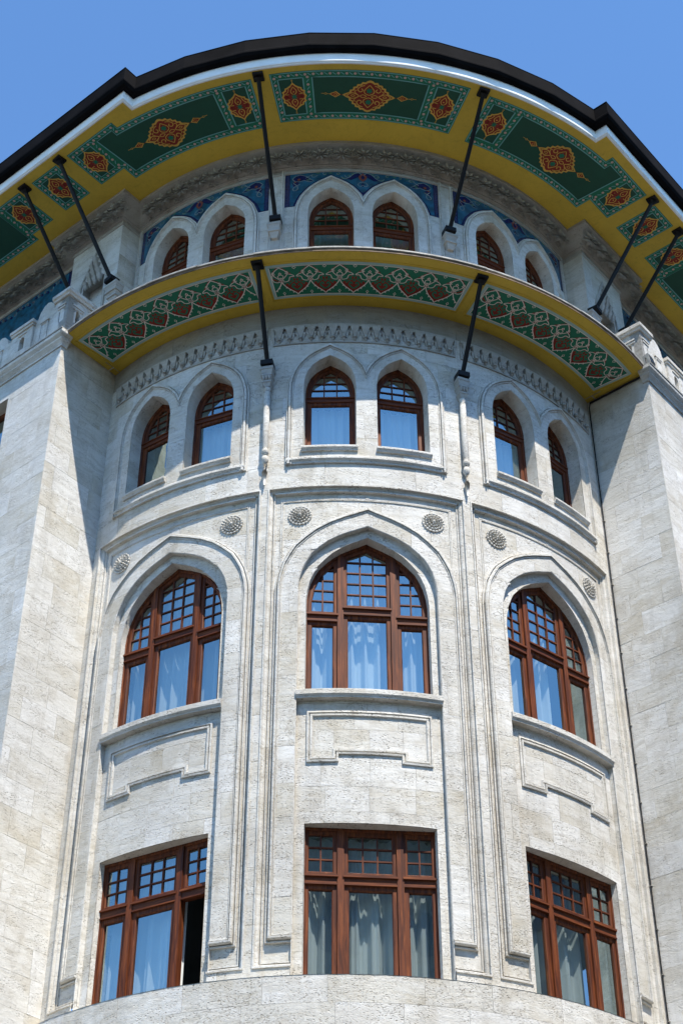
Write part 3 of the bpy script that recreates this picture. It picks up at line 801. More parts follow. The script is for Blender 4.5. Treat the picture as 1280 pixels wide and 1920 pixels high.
for mir in (-1, 1):
    # corner palmette: dark blue leaf, white outline, rust heart and looping stem
    cx, cz = mir*-1.46, 26.28
    blob(cx, cz, [(x*1.25, y*1.3-.02) for x, y in LEAF], 0, D1, mir)
    tr([(cx+x*1.25*mir, cz+y*1.3-.02) for x, y in LEAF+[LEAF[0]]], .014, 4, D2)
    blob(cx, cz-.14, [(.0, .0), (.06, .05), (.15, .0), (.1, -.08), (.03, -.12)], 0, D1, mir)
    b.disc(cx+.14*mir, cz-.05, .035, M4, D3, 5); b.disc(cx+.06*mir, cz-.12, .022, M4, D3, 5)
    tr(curve([(cx+.02*mir, cz-.14), (cx+.10*mir, cz-.24), (cx+.11*mir, cz-.34), (cx+.05*mir, cz-.38), (cx+.01*mir, cz-.33), (cx+.06*mir, cz-.25), (cx+.16*mir, cz-.20)]), .014, 4, D2)
    tr(curve([(cx+.28*mir, cz-.02), (cx+.42*mir, cz+.07), (cx+.52*mir, cz+.04), (cx+.6*mir, cz+.06)]), .016, 4, D2, taper=True)
    for (x, z, r, a0, dr) in ((-1.02, 26.33, .075, 0, 1), (-.78, 26.36, .05, 2, -1), (-.52, 26.36, .05, 1, 1), (-.30, 26.30, .07, 3, -1)):
        tr(spiral(x*mir*-1 if mir > 0 else x, z, r, a0, .8, dr*mir), .013, 4, D2)
        b.disc((x*mir*-1 if mir > 0 else x)+.01, z, .022, M4, D3, 6)
    for (x, z) in ((-1.12, 26.20), (-.92, 26.38), (-.66, 26.38), (-.40, 26.22), (-.2, 26.37)):
        xx = -x if mir > 0 else x
        if inside(xx, z): blob(xx, z, [(-.05, 0), (0, .03), (.06, .015), (.02, -.025)], 6, D1, mir)
    # big wings of the centre flower
    blob(0, 26.30, [(.02, .03), (.08, .09), (.17, .06), (.26, -.04), (.36, -.09), (.24, -.13), (.15, -.07), (.08, -.02)], 0, D1, mir)
    tr(curve([(.02*mir, 26.33), (.09*mir, 26.40), (.19*mir, 26.36), (.28*mir, 26.25), (.38*mir, 26.20), (.45*mir, 26.27)]), .013, 4, D2)
    tr(curve([(.0, 26.12), (.07*mir, 26.09), (.10*mir, 26.02), (.05*mir, 25.98), (0, 26.03)]), .013, 4, D2)
blob(0, 26.2, [(-.07, .0), (-.09, .09), (0, .2), (.09, .09), (.07, 0), (0, -.07)], 5, D2)
blob(0, 26.22, [(-.03, 0), (-.04, .05), (0, .11), (.04, .05), (.03, 0), (0, -.03)], 0, D3)
blob(0, 26.0, [(-.04, .03), (0, .09), (.04, .03), (0, -.03)], 0, D2)
rt_ = random.Random(5)
for i in range(60):
    x = rt_.uniform(.12, 1.42); z = rt_.uniform(25.55, 26.42); r = rt_.uniform(.03, .055); a0 = rt_.uniform(0, 6)
    if all(inside(x+dx, z+dz, .02) for dx in (-r, r) for dz in (-r, r)) and not (x > 1.0 and z > 26.0) and not (x < .5 and z > 26.05):
        for mir in (-1, 1):
            tr([(mir*px_, pz) for px_, pz in spiral(x, z, r, a0, .7)], .009, 4 if i % 3 else 6, D2)
            if i % 2: b.disc(mir*x, z, r*.35, M4, D1, 0 if i % 4 else 5)
me_tile = b.mesh('tile_panel', [COBALT, BORDT, COBALT, TURQ, LIGHTT, RUST, OLIVE])
for k in BAYS: place('tile_panel', me_tile, tower, k*ANG)

# carved cove under the roof, and the thin moulding below it
T0, T1, N0, N1, RW = .58, 2.08, 6.35, 6.15, 5.9
def outline_w():
    """plan of the upper wall: left wing end -> right wing end"""
    def P(side, n_, t_):
        a, c = nd(side); p = a*n_+c*t_; return (p.x, p.y)
    aw = pi/4+math.asin(T0/RW)
    arc = [(RW*sin(a), -RW*cos(a)) for a in [-aw+2*aw*i/44 for i in range(45)]]
    l = [P(-1, N1, 12), P(-1, N1, T1), P(-1, N0, T1), P(-1, N0, T0)]
    r_ = [P(1, N0, T0), P(1, N0, T1), P(1, N1, T1), P(1, N1, 12)]
    return l+arc+r_
WP = outline_w()
PM = lambda x, y, z: (x, y, z)
b = MB()
COVE = [(-.0, 26.42), (-.03, 26.43), (-.03, 26.46), (-.015, 26.47), (-.015, 26.56), (-.06, 26.58), (-.06, 26.61), (-.09, 26.63), (-.13, 26.67), (-.20, 26.74), (-.29, 26.80), (-.37, 26.835), (-.40, 26.84), (-.40, 26.925), (-.3, 26.925)]
b.sweep(WP, COVE, PM)
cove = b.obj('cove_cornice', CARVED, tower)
# leaf stars carved along the cove (one object each)
b = MB()
def star(u, v, rr, n, h):
    for i in range(n):
        a = 2*pi*i/n+.2; c, s_ = cos(a), sin(a)
        p = [(u+rr*c, v+rr*s_*.62), (u+.45*rr*c-.17*rr*s_, v+(.45*rr*s_+.17*rr*c)*.62), (u+.45*rr*c+.17*rr*s_, v+(.45*rr*s_-.17*rr*c)*.62), (u, v)]
        V = []
        for (x, y), hh in zip(p, (0.004, 0.002, 0.002, .01)):
            V.append((x, y, hh))
        V.append((u+.5*rr*c, v+.5*rr*s_*.62, h))
        W_ = []
        for x, y, hh in V:   # y is distance up the cove slope, tilt 45 degrees
            oy = .262+y*.80; oz = 26.675+y*.54
            W_.append((x, -(oy+hh*.7), oz-hh*.9))
        b.add(W_, [(0, 1, 4), (1, 3, 4), (3, 2, 4), (2, 0, 4)])
star(0, 0, .25, 8, .15); star(.205, .03, .15, 6, .12); star(.205, -.16, .09, 5, .09); star(-.10, -.2, .07, 5, .08)
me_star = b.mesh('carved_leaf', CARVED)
aw = pi/4+math.asin(T0/RW)-.10
for i in range(23):
    a = -aw+2*aw*i/22; place('carved_leaf', me_star, cove, a, (RW*sin(a), -RW*cos(a), 0))
for sd_ in (-1, 1):
    n_, t_ = nd(sd_)
    for NN, ts in ((N0, [.52+.42*i for i in range(5)]), (N1, [2.75+.42*i for i in range(8)])):
        for t in ts:
            p = n_*NN+t_*t; place('carved_leaf', me_star, cove, sd_*pi/4, (p.x, p.y, 0))

# ================================================================ wings
wings = {}
for sd_ in (-1, 1):
    nm_ = 'left' if sd_ < 0 else 'right'
    wg = thing('building_wing', ('travertine wing running back on the left, its inner return face in bright sun' if sd_ < 0 else
               'travertine wing running back on the right, its inner return face grey'), 'building', (0, 0, 0))
    wings[sd_] = wg; bag = []
    Mo = wingM(sd_, 7.35, .73); Mr = retM(sd_, .73, 7.35)
    ho = [Rect(1.44, 3.0, 18.9, 21.68), Rect(4.4, 5.96, 18.9, 21.68), Rect(7.4, 8.96, 18.9, 21.68), Rect(3.4, 5.6, 13.9, 16.9), Rect(7.4, 9.6, 13.9, 16.9), Rect(3.4, 5.6, 9.2, 11.7), Rect(7.4, 9.6, 9.2, 11.7)]
    out = Region(0, 12, -1.6, 22.3, holes=ho); ret = Region(0, 1.45, -1.6, 22.44)
    c = MB(); out.build(c, Mo, -.007, step=2, skirt=0); ret.build(c, Mr, -.007, step=2, skirt=0)
    c.obj('mortar_bed', MORTAR, wg)
    ashlar(Region(0.0, 3.4, 8.4, 22.25, holes=ho), Mo, 0, wg, ch=.50, cw=.95, material=STONE_W, bag=bag)
    ashlar(Region(0.0, 1.45, 8.4, 22.42), Mr, 0, wg, ch=.50, cw=.72, material=STONE_W, bag=bag)
    flush(bag, 290)
    c = MB(); Region(3.4, 12, 8.4, 22.25, holes=ho).build(c, Mo, 0, step=2, skirt=.01); Region(0, 12, -1.6, 8.4).build(c, Mo, 0, step=2, skirt=.01); Region(0, 1.45, -1.6, 8.4).build(c, Mr, 0, step=2, skirt=.01)
    c.box(0, 12, 22.30, 22.46, -1.3, -.02, Mo)
    c.obj('plain_wall', STONE_W, wg)
    # windows of the street front
    for h_ in ho:
        fr_ = MB(); ringp(fr_, h_.outline(), .08, -.33, -.24, Mo, random.uniform(-1, 1)); xm = (h_.x0+h_.x1)/2; zt_ = h_.zb+(h_.zt-h_.zb)*.62
        fr_.box(xm-.04, xm+.04, h_.zb+.05, h_.zt-.05, -.33, -.235, Mo); fr_.box(h_.x0+.05, h_.x1-.05, zt_-.05, zt_+.05, -.33, -.23, Mo)
        wo = fr_.obj('window', WOOD, wg)
        g = MB(); g.box(h_.x0+.06, h_.x1-.06, h_.zb+.05, h_.zt-.05, -.30, -.29, Mo); g.obj('pane', GLASS, wo)
        g = MB(); g.sweep(h_.outline(), [(0, 0), (0, -.5)], Mo, closed=True); g.obj('reveal', STONE_W, wo)
    c = MB(); c.add([Mo(1, -1.6, -.9), Mo(12, -1.6, -.9), Mo(12, 22.2, -.9), Mo(1, 22.2, -.9)], [(0, 1, 2, 3)]); c.obj('interior_wall', DARKIN, wg)
    # cornice that carries the balustrade
    c = MB()
    c.sweep([Mo(12, 0)[:2], Mo(0, 0)[:2], Mr(.12, 0)[:2]] if sd_ < 0 else [Mr(.12, 0)[:2], Mo(0, 0)[:2], Mo(12, 0)[:2]],
            [(.05, 22.18), (-.03, 22.18), (-.03, 22.22), (-.05, 22.25), (-.10, 22.30), (-.10, 22.33), (-.15, 22.38), (-.16, 22.40), (-.16, 22.47), (.2, 22.475)], PM)
    c.obj('cornice', STONE, wg)
    c = MB(); c.sweep([Mo(12, 0)[:2], Mo(-.16, 0, .0)[:2]] if sd_ < 0 else [Mo(-.16, 0)[:2], Mo(12, 0)[:2]], [(-.175, 22.465), (-.18, 22.49), (.1, 22.50)], PM); c.obj('lead_flashing', LEAD, wg)
    # set-back top storey
    Mu, Mv, Mq = wingM(sd_, N0), wingM(sd_, N1), retM(sd_, T0, N0)
    bag = []
    ashlar(Region(T0, T1, 22.5, 26.5, holes=[Rect(.98, 1.62, 23.2, 25.2)]), Mu, 0, wg, ch=.6, cw=.8, bag=bag, name='upper_stone')
    ashlar(Region(0, .62, 22.5, 26.5), Mq, 0, wg, ch=.6, cw=.7, bag=bag, name='upper_stone')
    tile_h = [Arch(c_, .715, 22.5, 25.08, 26.22) for c_ in (6.5, 7.85)]
    op_h = [Arch(c_, .468, 23.3, 25.22, 25.91) for c_ in (6.5, 7.85)]
    ashlar(Region(T1, 9.0, 22.5, 26.6, holes=op_h+[Rect(2.35, 8.7, 25.43, 26.55)]), Mv, 0, wg, ch=.6, cw=.9, bag=bag, name='upper_stone')
    flush(bag, 200)
    c = MB(); Region(T0, T1, 22.4, 26.6).build(c, Mu, -.2, step=3, skirt=.01); c.obj('niche_back', STONE, wg)
    c = MB(); Region(0, .62, 22.4, 26.6).build(c, Mq, -.01, step=2, skirt=0); c.obj('mortar_bed', MORTAR, wg); c = MB()
    Region(9.0, 12, 22.4, 26.7).build(c, Mv, 0, step=3, skirt=.01)
    c.add([Mu(T1, 22.4, 0), Mu(T1, 22.4, -.3), Mu(T1, 26.6, -.3), Mu(T1, 26.6, 0)], [(0, 1, 2, 3)])
    c.obj('upper_wall', STONE, wg)
    t_ = MB(); Region(2.35, 8.7, 25.43, 26.55, holes=tile_h).build(t_, Mv, -.012, step=.4, skirt=.01, m=0)
    ti = [Arch(a.c, a.h+.1, a.zb, a.zs, a.za+.1) for a in tile_h]
    Region(2.45, 8.6, 25.45, 26.45, holes=ti).build(t_, Mv, -.006, step=.4, skirt=.002, m=1)
    for i in range(29):
        x = 2.6+i*.2; z = 26.3+.06*sin(i*2.1)
        t_.ribbon(spiral(x, z, .07, i, .8, (-1)**i), .014, Mv, -.003, 2); t_.poly([(x+.06, z-.04), (x+.12, z+.05), (x+.17, z-.01), (x+.1, z-.07)], Mv, -.003, 0)
        t_.disc(x, z, .02, Mv, 0, 3)
    t_.obj('tile_panel', [COBALT, TURQ, LIGHTT, RUST], wg)
    for a in op_h:
        g = MB(); g.sweep([(a.c-a.h, 23)]+a.pts()+[(a.c+a.h, 23)], [(0, 0), (0, -.4)], Mv); g.sweep([(a.c-a.h-.22, 23)]+[(a.c+(p[0]-a.c)*1.47, p[1]+.3) for p in a.pts()]+[(a.c+a.h+.22, 23)], [(.03, 0), (.03, .04), (-.04, .04), (-.04, 0)], Mv)
        wo = g.obj('window', STONE, wg)
        g = MB(); Region(a.c-a.h, a.c+a.h, 23.3, 25.95, within=[a]).build(g, Mv, -.3, step=.3, skirt=.01); g.obj('pane', GLASS, wo)
    c = MB(); c.box(1.5, 10, 22.4, 26.7, -1.5, -1.45, Mv); c.box(1.5, 10, 26.62, 26.68, -1.5, -.02, Mv); c.box(9.9, 10, 22.4, 26.7, -1.5, -.05, Mv); c.box(1.5, 1.55, 22.4, 26.7, -1.5, -.32, Mv); c.obj('interior_wall', DARKIN, wg, kind=None)
    # niche with stalactite carving
    c = MB()
    rows = ((25.86, .05, 1), (25.66, .13, 2), (25.44, .21, 3), (25.22, .27, 4))
    for z, hw_, n_i in rows:
        for i in range(n_i):
            x = 1.30+(i-(n_i-1)/2)*.14; y0 = .16-.06*(26-z)/.2*.2
            c.hexa([Mu(x-.03, z-.16, .0), Mu(x+.03, z-.16, .0), Mu(x+.03, z-.16, .03), Mu(x-.03, z-.16, .03)], [Mu(x-.068, z, .0), Mu(x+.068, z, .0), Mu(x+.05, z, .10), Mu(x-.05, z, .10)])
            c.tube([Mu(x, z-.20, .02), Mu(x, z-.15, .05), Mu(x, z-.10, .03)], [.01, .03, .015], 6)
    c.sweep([(.98, 23.2), (.98, 25.2), (1.62, 25.2), (1.62, 23.2)], [(0, 0), (0, -.19)], Mu)
    c.sweep([(.92, 23.1), (.92, 25.18), (.99, 25.42), (1.10, 25.62), (1.18, 25.83), (1.30, 26.08), (1.42, 25.83), (1.50, 25.62), (1.61, 25.42), (1.68, 25.18), (1.68, 23.1)], [(.03, 0), (.03, .03), (-.02, .035), (-.02, 0)], Mu)
    c.obj('carved_niche', CARVED, wg)
    c = MB()
    x = .50
    for z0, z1, w0, w1 in ((23.95, 24.08, .08, .11), (24.08, 24.12, .13, .13), (24.12, 24.20, .11, .14), (24.20, 24.24, .16, .16), (24.24, 24.36, .14, .17), (24.36, 24.42, .18, .18)):
        c.hexa([Mu(x-w0, z0, -.02), Mu(x+w0, z0, -.02), Mu(x+w0, z0, w0*1.2), Mu(x-w0, z0, w0*1.2)], [Mu(x-w1, z1, -.02), Mu(x+w1, z1, -.02), Mu(x+w1, z1, w1*1.2), Mu(x-w1, z1, w1*1.2)])
    c.box(x-.10, x+.10, 22.5, 23.95, -.01, .06, Mu); c.obj('corbel', CARVED, wg)

    # balustrade, a thing of its own on top of the cornice
    bl = thing('balustrade', 'white stone parapet with keyhole openings and rounded crest on the %s wing cornice' % nm_, 'balustrade', (0, 0, 0))
    Mb = wingM(sd_, 7.30, .78); Mc = retM(sd_, .78, 7.30)
    def key(cx, z, w_=.078):   # opening with pointed head
        return Arch(cx, w_, z-.20, z+.04, z+.15)
    for j in range(5):
        x0 = 0 if j == 0 else 0.42+1.5*(j-1)+.62
        if j == 0:
            kh = [key(.17, 23.24)]
            p = MB(); Region(0, .40, 22.48, 23.72, holes=kh).build(p, Mb, 0, step=.4, skirt=.22); Region(0, .62, 22.48, 23.72, holes=[key(.25, 23.24)]).build(p, Mc, 0, step=.4, skirt=.22)
            p.box(.06, .30, 23.46, 23.50, 0, .03, Mb); p.box(.07, .29, 23.40, 23.44, 0, .018, Mb); p.box(.12, .40, 23.46, 23.50, 0, .03, Mc); p.box(.13, .39, 23.40, 23.44, 0, .018, Mc)
            po = p.obj('corner_post', STONE, bl)
            p = MB(); pa = [Mb(.42, 0, .04)[:2], Mb(-.04, 0, .04)[:2], Mc(.66, 0, .04)[:2]]
            if sd_ > 0: pa = pa[::-1]
            p.sweep(pa, [(.05, 23.66), (-.0, 23.66), (-.012, 23.70), (-.045, 23.72), (-.045, 23.80), (-.02, 23.83), (.33, 23.85)], PM); p.obj('post_cap', STONE, po)
        else:
            kh = [key(x0+.30, 23.2)]
            p = MB(); Region(x0, x0+.62, 22.48, 23.50, holes=kh).build(p, Mb, .0, step=.4, skirt=.22)
            p.box(x0+.17, x0+.43, 23.40, 23.44, 0, .02, Mb)
            po = p.obj('post', STONE, bl); p = MB(); p.box(x0-.02, x0+.64, 23.50, 23.56, -.24, .03, Mb); p.box(x0-.04, x0+.66, 23.56, 23.64, -.26, .055, Mb); p.obj('post_cap', STONE, po)
        # crest panel between posts
        c0 = (.40 if j == 0 else x0+.62); c1 = 1.04 if j == 0 else x0+1.5; mid = (c0+c1)/2; wd = (c1-c0)/2
        p = MB()
        crest = [(c0, 22.48), (c0, 23.60), (mid-.24, 23.66), (mid-.20, 23.80), (mid-.10, 23.92), (mid, 23.96), (mid+.10, 23.92), (mid+.20, 23.80), (mid+.24, 23.66), (c1, 23.60), (c1, 22.48)]
        if j > 0: crest = [(x, z if z < 23 else z-.12) for x, z in crest]
        p.poly(crest, Mb, -.05); p.poly(crest, Mb, -.20); p.sweep(crest, [(0, -.05), (0, -.20)], Mb, closed=True, cap=False)
        p.box(mid-.10, mid+.10, 22.85, 23.36, -.05, -.035, Mb); p.box(mid-.13, mid+.13, 23.40, 23.44, -.05, -.01, Mb)
        p.sweep([(mid-.11, 22.82), (mid-.11, 23.38), (mid+.11, 23.38), (mid+.11, 22.82)], [(0, -.05), (0, -.02), (-.02, -.02), (-.02, -.05)], Mb, closed=True)
        p.obj('crest_panel', STONE, bl)
    p = MB(); p.box(0, 7.5, 22.48, 22.62, -.25, .035, Mb); p.box(0, .62, 22.48, 22.62, -.2, .035, Mc); p.obj('base_course', STONE, bl)
flush(BAG, 295)

# ================================================================ canopy between the wings
canopy = thing('canopy', 'curved yellow and green painted canopy over the upper windows between the wings', 'canopy', (0, 0, 0))
def aend(r, t=.725): return pi/4+math.asin(t/r)
ZC = 22.42
b = MB(); vs = []; NR, NA = 5, 60
for i in range(NR+1):
    r = 5.96+(7.37-5.96)*i/NR; e = aend(r)
    for j in range(NA+1):
        a = -e+2*e*j/NA; vs.append((r*sin(a), -r*cos(a), ZC))
vs2 = [(x, y, ZC+.10) for x, y, z in vs]
q = NA+1; fs = [(i*q+j, i*q+j+1, (i+1)*q+j+1, (i+1)*q+j) for i in range(NR) for j in range(NA)]
b.add(vs, fs); b.obj('soffit', YELLOW, canopy)
b = MB(); b.add(vs2, fs, 0)
b.obj('top_sheet', LEAD, canopy)
e = aend(7.37)
arc = [(7.37*sin(a), -7.37*cos(a)) for a in [-e+2*e*i/72 for i in range(73)]]
b = MB(); b.sweep(arc, [(.0, ZC-.001), (-.012, ZC), (-.012, ZC+.035), (-.02, ZC+.04), (-.02, ZC+.055), (0, ZC+.06)], PM); b.obj('edge_board', RUSTL, canopy)
rn = random.Random(3)
for i in range(12):
    b = MB(); pts = arc[i*6:i*6+7]; dz = rn.uniform(-.006, .006); o_ = rn.uniform(-.006, .006)
    b.sweep(pts, [(-.016+o_, ZC+.056+dz), (-.034+o_, ZC+.060+dz), (-.036+o_, ZC+.092+dz), (-.01+o_, ZC+.106+dz), (.3, ZC+.112+dz)], PM); b.obj('lead_strip', LEAD, canopy)
# yellow frame mouldings and the painted panels
MP = polM(ZC)
def pol(a, r): return (a*6.7, r)
b = MB()
pw, r0_, r1_ = .276, 6.27, 7.12
def arcpath(a0, a1, r, n=18): return [(6.7*(a0+(a1-a0)*i/n), r) for i in range(n+1)]
def polypanel(ins): return arcpath(-pw+ins/6.7, pw-ins/6.7, r0_+ins)+arcpath(pw-ins/6.7, -pw+ins/6.7, r1_-ins)
b.sweep(polypanel(-.055), [(0, 0), (0, .012), (.02, .018), (.02, .0)], MP, closed=True, m=6)

def grid(ins, d, m):
    n = 28; x0, x1 = (-pw+ins/6.7)*6.7, (pw-ins/6.7)*6.7
    for i in range(n):
        xa, xb = x0+(x1-x0)*i/n, x0+(x1-x0)*(i+1)/n
        b.add([MP(xa, r0_+ins, d), MP(xb, r0_+ins, d), MP(xb, r1_-ins, d), MP(xa, r1_-ins, d)], [(0, 1, 2, 3)], m)
grid(0, .006, 1); grid(.05, .009, 2); b.ribbon(polypanel(.058), .016, MP, .012, 3, closed=True)
spc = .0805
DR, DW, DG = .0115, .0160, .0140
half = 6.7*spc/2; ctr = [k*spc*6.7 for k in range(-3, 4)]
lim = lambda x: max(-(pw-.012)*6.7, min((pw-.012)*6.7, x))
def LP(pts, d, m):
    p = [(lim(x), max(r0_+.065, min(r1_-.065, y))) for x, y in pts]; b.poly(p, MP, d, m)
def LR(pts, w_, d, m, **k):
    p = [(x, y) for x, y in pts if abs(x) < (pw-.010)*6.7]
    if len(p) > 1: b.ribbon(p, w_, MP, d, m, **k)
for c_ in ctr:
    # red, saw-edged halo above each palmette
    halo = []
    for i in range(25):
        t = i/24; x = -.25+.50*t; y = 7.07-abs(x)**1.25*1.5+(.016 if i % 2 else -.004); halo.append((c_+x, y))
    LP(halo+[(c_+.16, 6.76), (c_, 6.66), (c_-.16, 6.76)], DR, 4)
    # white palmette: drop, wings, inner stems
    drop = curve([(c_, 7.05), (c_-.10, 6.96), (c_-.125, 6.88), (c_-.07, 6.80), (c_, 6.74), (c_+.07, 6.80), (c_+.125, 6.88), (c_+.10, 6.96), (c_, 7.05)], 4)
    LP(drop, DG, 2); LR(drop, .017, DW, 3)
    for s_ in (-1, 1):
        wing_ = curve([(c_+s_*.09, 6.90), (c_+s_*.13, 6.885), (c_+s_*.20, 6.86), (c_+s_*.25, 6.81), (c_+s_*.17, 6.80), (c_+s_*.14, 6.72), (c_+s_*.08, 6.69), (c_+s_*.02, 6.70)], 4)
        LP(wing_, DG, 2); LR(wing_, .015, DW, 3)
        LR(curve([(c_+s_*.10, 6.93), (c_+s_*.13, 6.95), (c_+s_*.15, 6.90)], 3), .016, DW, 3)
        LR(curve([(c_, 6.88), (c_+s_*.05, 6.84), (c_+s_*.035, 6.79), (c_, 6.76), (c_+s_*.05, 6.72)], 4), .014, DW, 3)
        # stem falling to the cusp between two palmettes
        st = curve([(c_, 6.70), (c_+s_*.03, 6.62), (c_+s_*.09, 6.53), (c_+s_*.17, 6.455), (c_+s_*.235, 6.40), (c_+s_*half*.995, 6.355)], 5)
        LR(st, .019, DW, 3)
        for t in (8, 12, 16):
            if t < len(st): x, y = st[t]; LP([(x, y), (x-s_*.01, y-.05), (x+s_*.035, y-.015)], DG+.001, 3)
    dm = [(c_, 6.94), (c_-.032, 6.90), (c_, 6.86), (c_+.032, 6.90)]; LP(dm, DW, 3); LP([(c_, 6.92), (c_-.014, 6.90), (c_, 6.88), (c_+.014, 6.90)], DW+.002, 4)
    LP([(c_-.045, 6.78), (c_, 6.80), (c_+.045, 6.78), (c_+.012, 6.77), (c_+.012, 6.71), (c_-.012, 6.71), (c_-.012, 6.77)], DW, 3)
    # small drop hanging near the wall side
    x = c_; LR([(x, 6.345), (x, 6.37), (x-.025, 6.40), (x, 6.435), (x+.025, 6.40), (x, 6.37)], .013, DW, 3)
for i in range(-3, 3):
    c_ = (i+.5)*spc*6.7
    # red cluster between the stems with a green heart
    cl = [(c_, 6.37), (c_-.07, 6.42), (c_-.15, 6.50), (c_-.215, 6.60), (c_-.19, 6.645), (c_-.13, 6.63), (c_-.12, 6.70), (c_-.055, 6.70), (c_-.035, 6.78), (c_, 6.72), (c_+.035, 6.78), (c_+.055, 6.70), (c_+.12, 6.70), (c_+.13, 6.63), (c_+.19, 6.645), (c_+.215, 6.60), (c_+.15, 6.50), (c_+.07, 6.42)]
    LP(cl, DR+.0012, 4)
    for s_ in (-1, 1):
        LR(curve([(c_, 6.46), (c_+s_*.05, 6.50), (c_+s_*.09, 6.56), (c_+s_*.06, 6.62), (c_+s_*.03, 6.57)], 4), .036, DG, 2)
        LR(curve([(c_+s_*.03, 6.70), (c_+s_*.10, 6.66), (c_+s_*.15, 6.60)], 4), .030, DG, 2)
    LP([(c_-.03, 6.64), (c_, 6.74), (c_+.03, 6.64)], DG, 2); LP([(c_-.03, 6.55), (c_, 6.59), (c_+.03, 6.55), (c_, 6.51)], DW, 4)
    LR([(c_, 7.07), (c_-.0, 7.055), (c_-.032, 7.03), (c_, 6.995), (c_+.032, 7.03), (c_, 7.055)], .013, DW, 3)
me_cp = b.mesh('painted_panel', [YELLOW, PALE, GREEN, CREAM, RED, GREEN, YELLOW])
for k in BAYS: place('painted_panel', me_cp, canopy, k*ANG*.994)

# ================================================================ roof eaves
roof = thing('roof_eaves', 'deep overhanging roof with yellow soffit, painted green panels, white fascia and black gutter', 'roof', (0, 0, 0))
ZE = 26.92
def P(side, n_, t_):
    a, c = nd(side); p = a*n_+c*t_; return (p.x, p.y)
ae = pi/4-math.asin(1.41/8.2)
def eave(r, nn, t=12, seg=48, tc=-1.41):
    a_ = pi/4-math.asin(-tc/r)
    return [P(-1, nn, t), P(-1, nn, tc)]+[(r*sin(a), -r*cos(a)) for a in [-a_+2*a_*i/seg for i in range(seg+1)]]+[P(1, nn, tc), P(1, nn, t)]
OUT = eave(8.2, 8.34)
b = MB()
inn = [(x*.93, y*.93) for x, y in WP]
# soffit: strip of quads from the wall outline to the eaves outline by angle
def ring_at(path, a):
    d_ = Vector((sin(a), -cos(a))); best = 0
    for p, q_ in zip(path, path[1:]):
        p = Vector(p); q_ = Vector(q_); e_ = q_-p; den = d_.x*e_.y-d_.y*e_.x
        if abs(den) < 1e-9: continue
        t = (p.x*e_.y-p.y*e_.x)/den; u = (p.x*d_.y-p.y*d_.x)/den
        if -1e-6 <= u <= 1+1e-6 and t > 0: best = max(best, t)
    return best
am = 1.75
angs = sorted(set([-am+2*am*i/160 for i in range(161)]+[math.atan2(x, -y)+e_ for x, y in OUT[1:-1] for e_ in (-1e-5, 1e-5)]))
angs = [a for a in angs if abs(a) < math.atan2(OUT[-1][0], -OUT[-1][1])-.01]
vs = []
for a in angs:
    ro = ring_at(OUT, a); ri = 5.6 if abs(a) < 1.0 else min(5.6/max(.2, cos(abs(a)-pi/4)), ro-.5)
    vs += [(ri*sin(a), -ri*cos(a), ZE), (ro*sin(a), -ro*cos(a), ZE)]
b.add(vs, [(2*i, 2*i+1, 2*i+3, 2*i+2) for i in range(len(angs)-1)]); b.obj('soffit', YELLOW, roof)
b = MB(); b.sweep(OUT, [(.03, ZE-.0), (.0, ZE-.001), (-.0, ZE+.012), (-.03, ZE+.03), (-.035, ZE+.05), (-.035, ZE+.26), (0.1, ZE+.26)], PM); b.obj('fascia', WHITEP, roof)
b = MB()
b.sweep(eave(8.2, 8.34, seg=8), [(.03, ZE+.268), (-.05, ZE+.262), (-.10, ZE+.245), (-.16, ZE+.27), (-.20, ZE+.33), (-.205, ZE+.37), (-.19, ZE+.40), (-.19, ZE+.70), (-.20, ZE+.725), (-.185, ZE+.75), (-.15, ZE+.75), (-.14, ZE+.6), (.03, ZE+.6)], PM)
b.obj('gutter', GUT, roof)
b = MB(); vs = []
for a in angs:
    ro = ring_at(OUT, a)+.15; vs += [((ro-.3)*sin(a), -(ro-.3)*cos(a), ZE+.55), (2.5*sin(a), -2.5*cos(a), ZE+2.4)]
b.add(vs, [(2*i, 2*i+1, 2*i+3, 2*i+2) for i in range(len(angs)-1)]); b.obj('roof_surface', TILE, roof)

# painted panels on the soffit
MS = soffM(ZE)
PMATS = [GREEN, GREEND, TEAL, PINK, RED, GOLD, CREAM]
def offs(poly, w_):
    n = len(poly); P_ = [Vector(p) for p in poly]; o = []
    ar = sum(P_[i].x*P_[(i+1) % n].y-P_[(i+1) % n].x*P_[i].y for i in range(n)); s_ = 1 if ar > 0 else -1
    for i in range(n):
        d1 = (P_[i]-P_[i-1]).normalized(); d2 = (P_[(i+1) % n]-P_[i]).normalized()
        n1 = Vector((-d1.y, d1.x)); n2 = Vector((-d2.y, d2.x)); q_ = (n1+n2)/max(1+n1.dot(n2), .3); o.append(tuple(P_[i]+q_*w_*s_))
    return o
def beads(b, path, closed=False, sp=.165, r=.030, start=.0):
    pts = path+[path[0]] if closed else path
    seg = [(Vector(p), Vector(q_)) for p, q_ in zip(pts, pts[1:])]; tot = sum((q_-p).length for p, q_ in seg)
    n = max(1, round(tot/sp)); k = 0
    def at(s):
        for p, q_ in seg:
            l = (q_-p).length
            if s <= l+1e-9: return p+(q_-p)*(s/max(l, 1e-9)), (q_-p).normalized()
            s -= l
        return seg[-1][1], (seg[-1][1]-seg[-1][0]).normalized()
    for i in range(n+(0 if closed else 1)):
        p, d_ = at(min(tot, tot*i/n))
        b.disc(p.x, p.y, r, MS, .009, 3, 8)
        if i < n:
            p, d_ = at(min(tot, tot*(i+.5)/n)); q_ = Vector((-d_.y, d_.x))
            b.ribbon([tuple(p-d_*.035-q_*.026), tuple(p-q_*.002), tuple(p+d_*.035+q_*.026)], .018, MS, .009, 2)
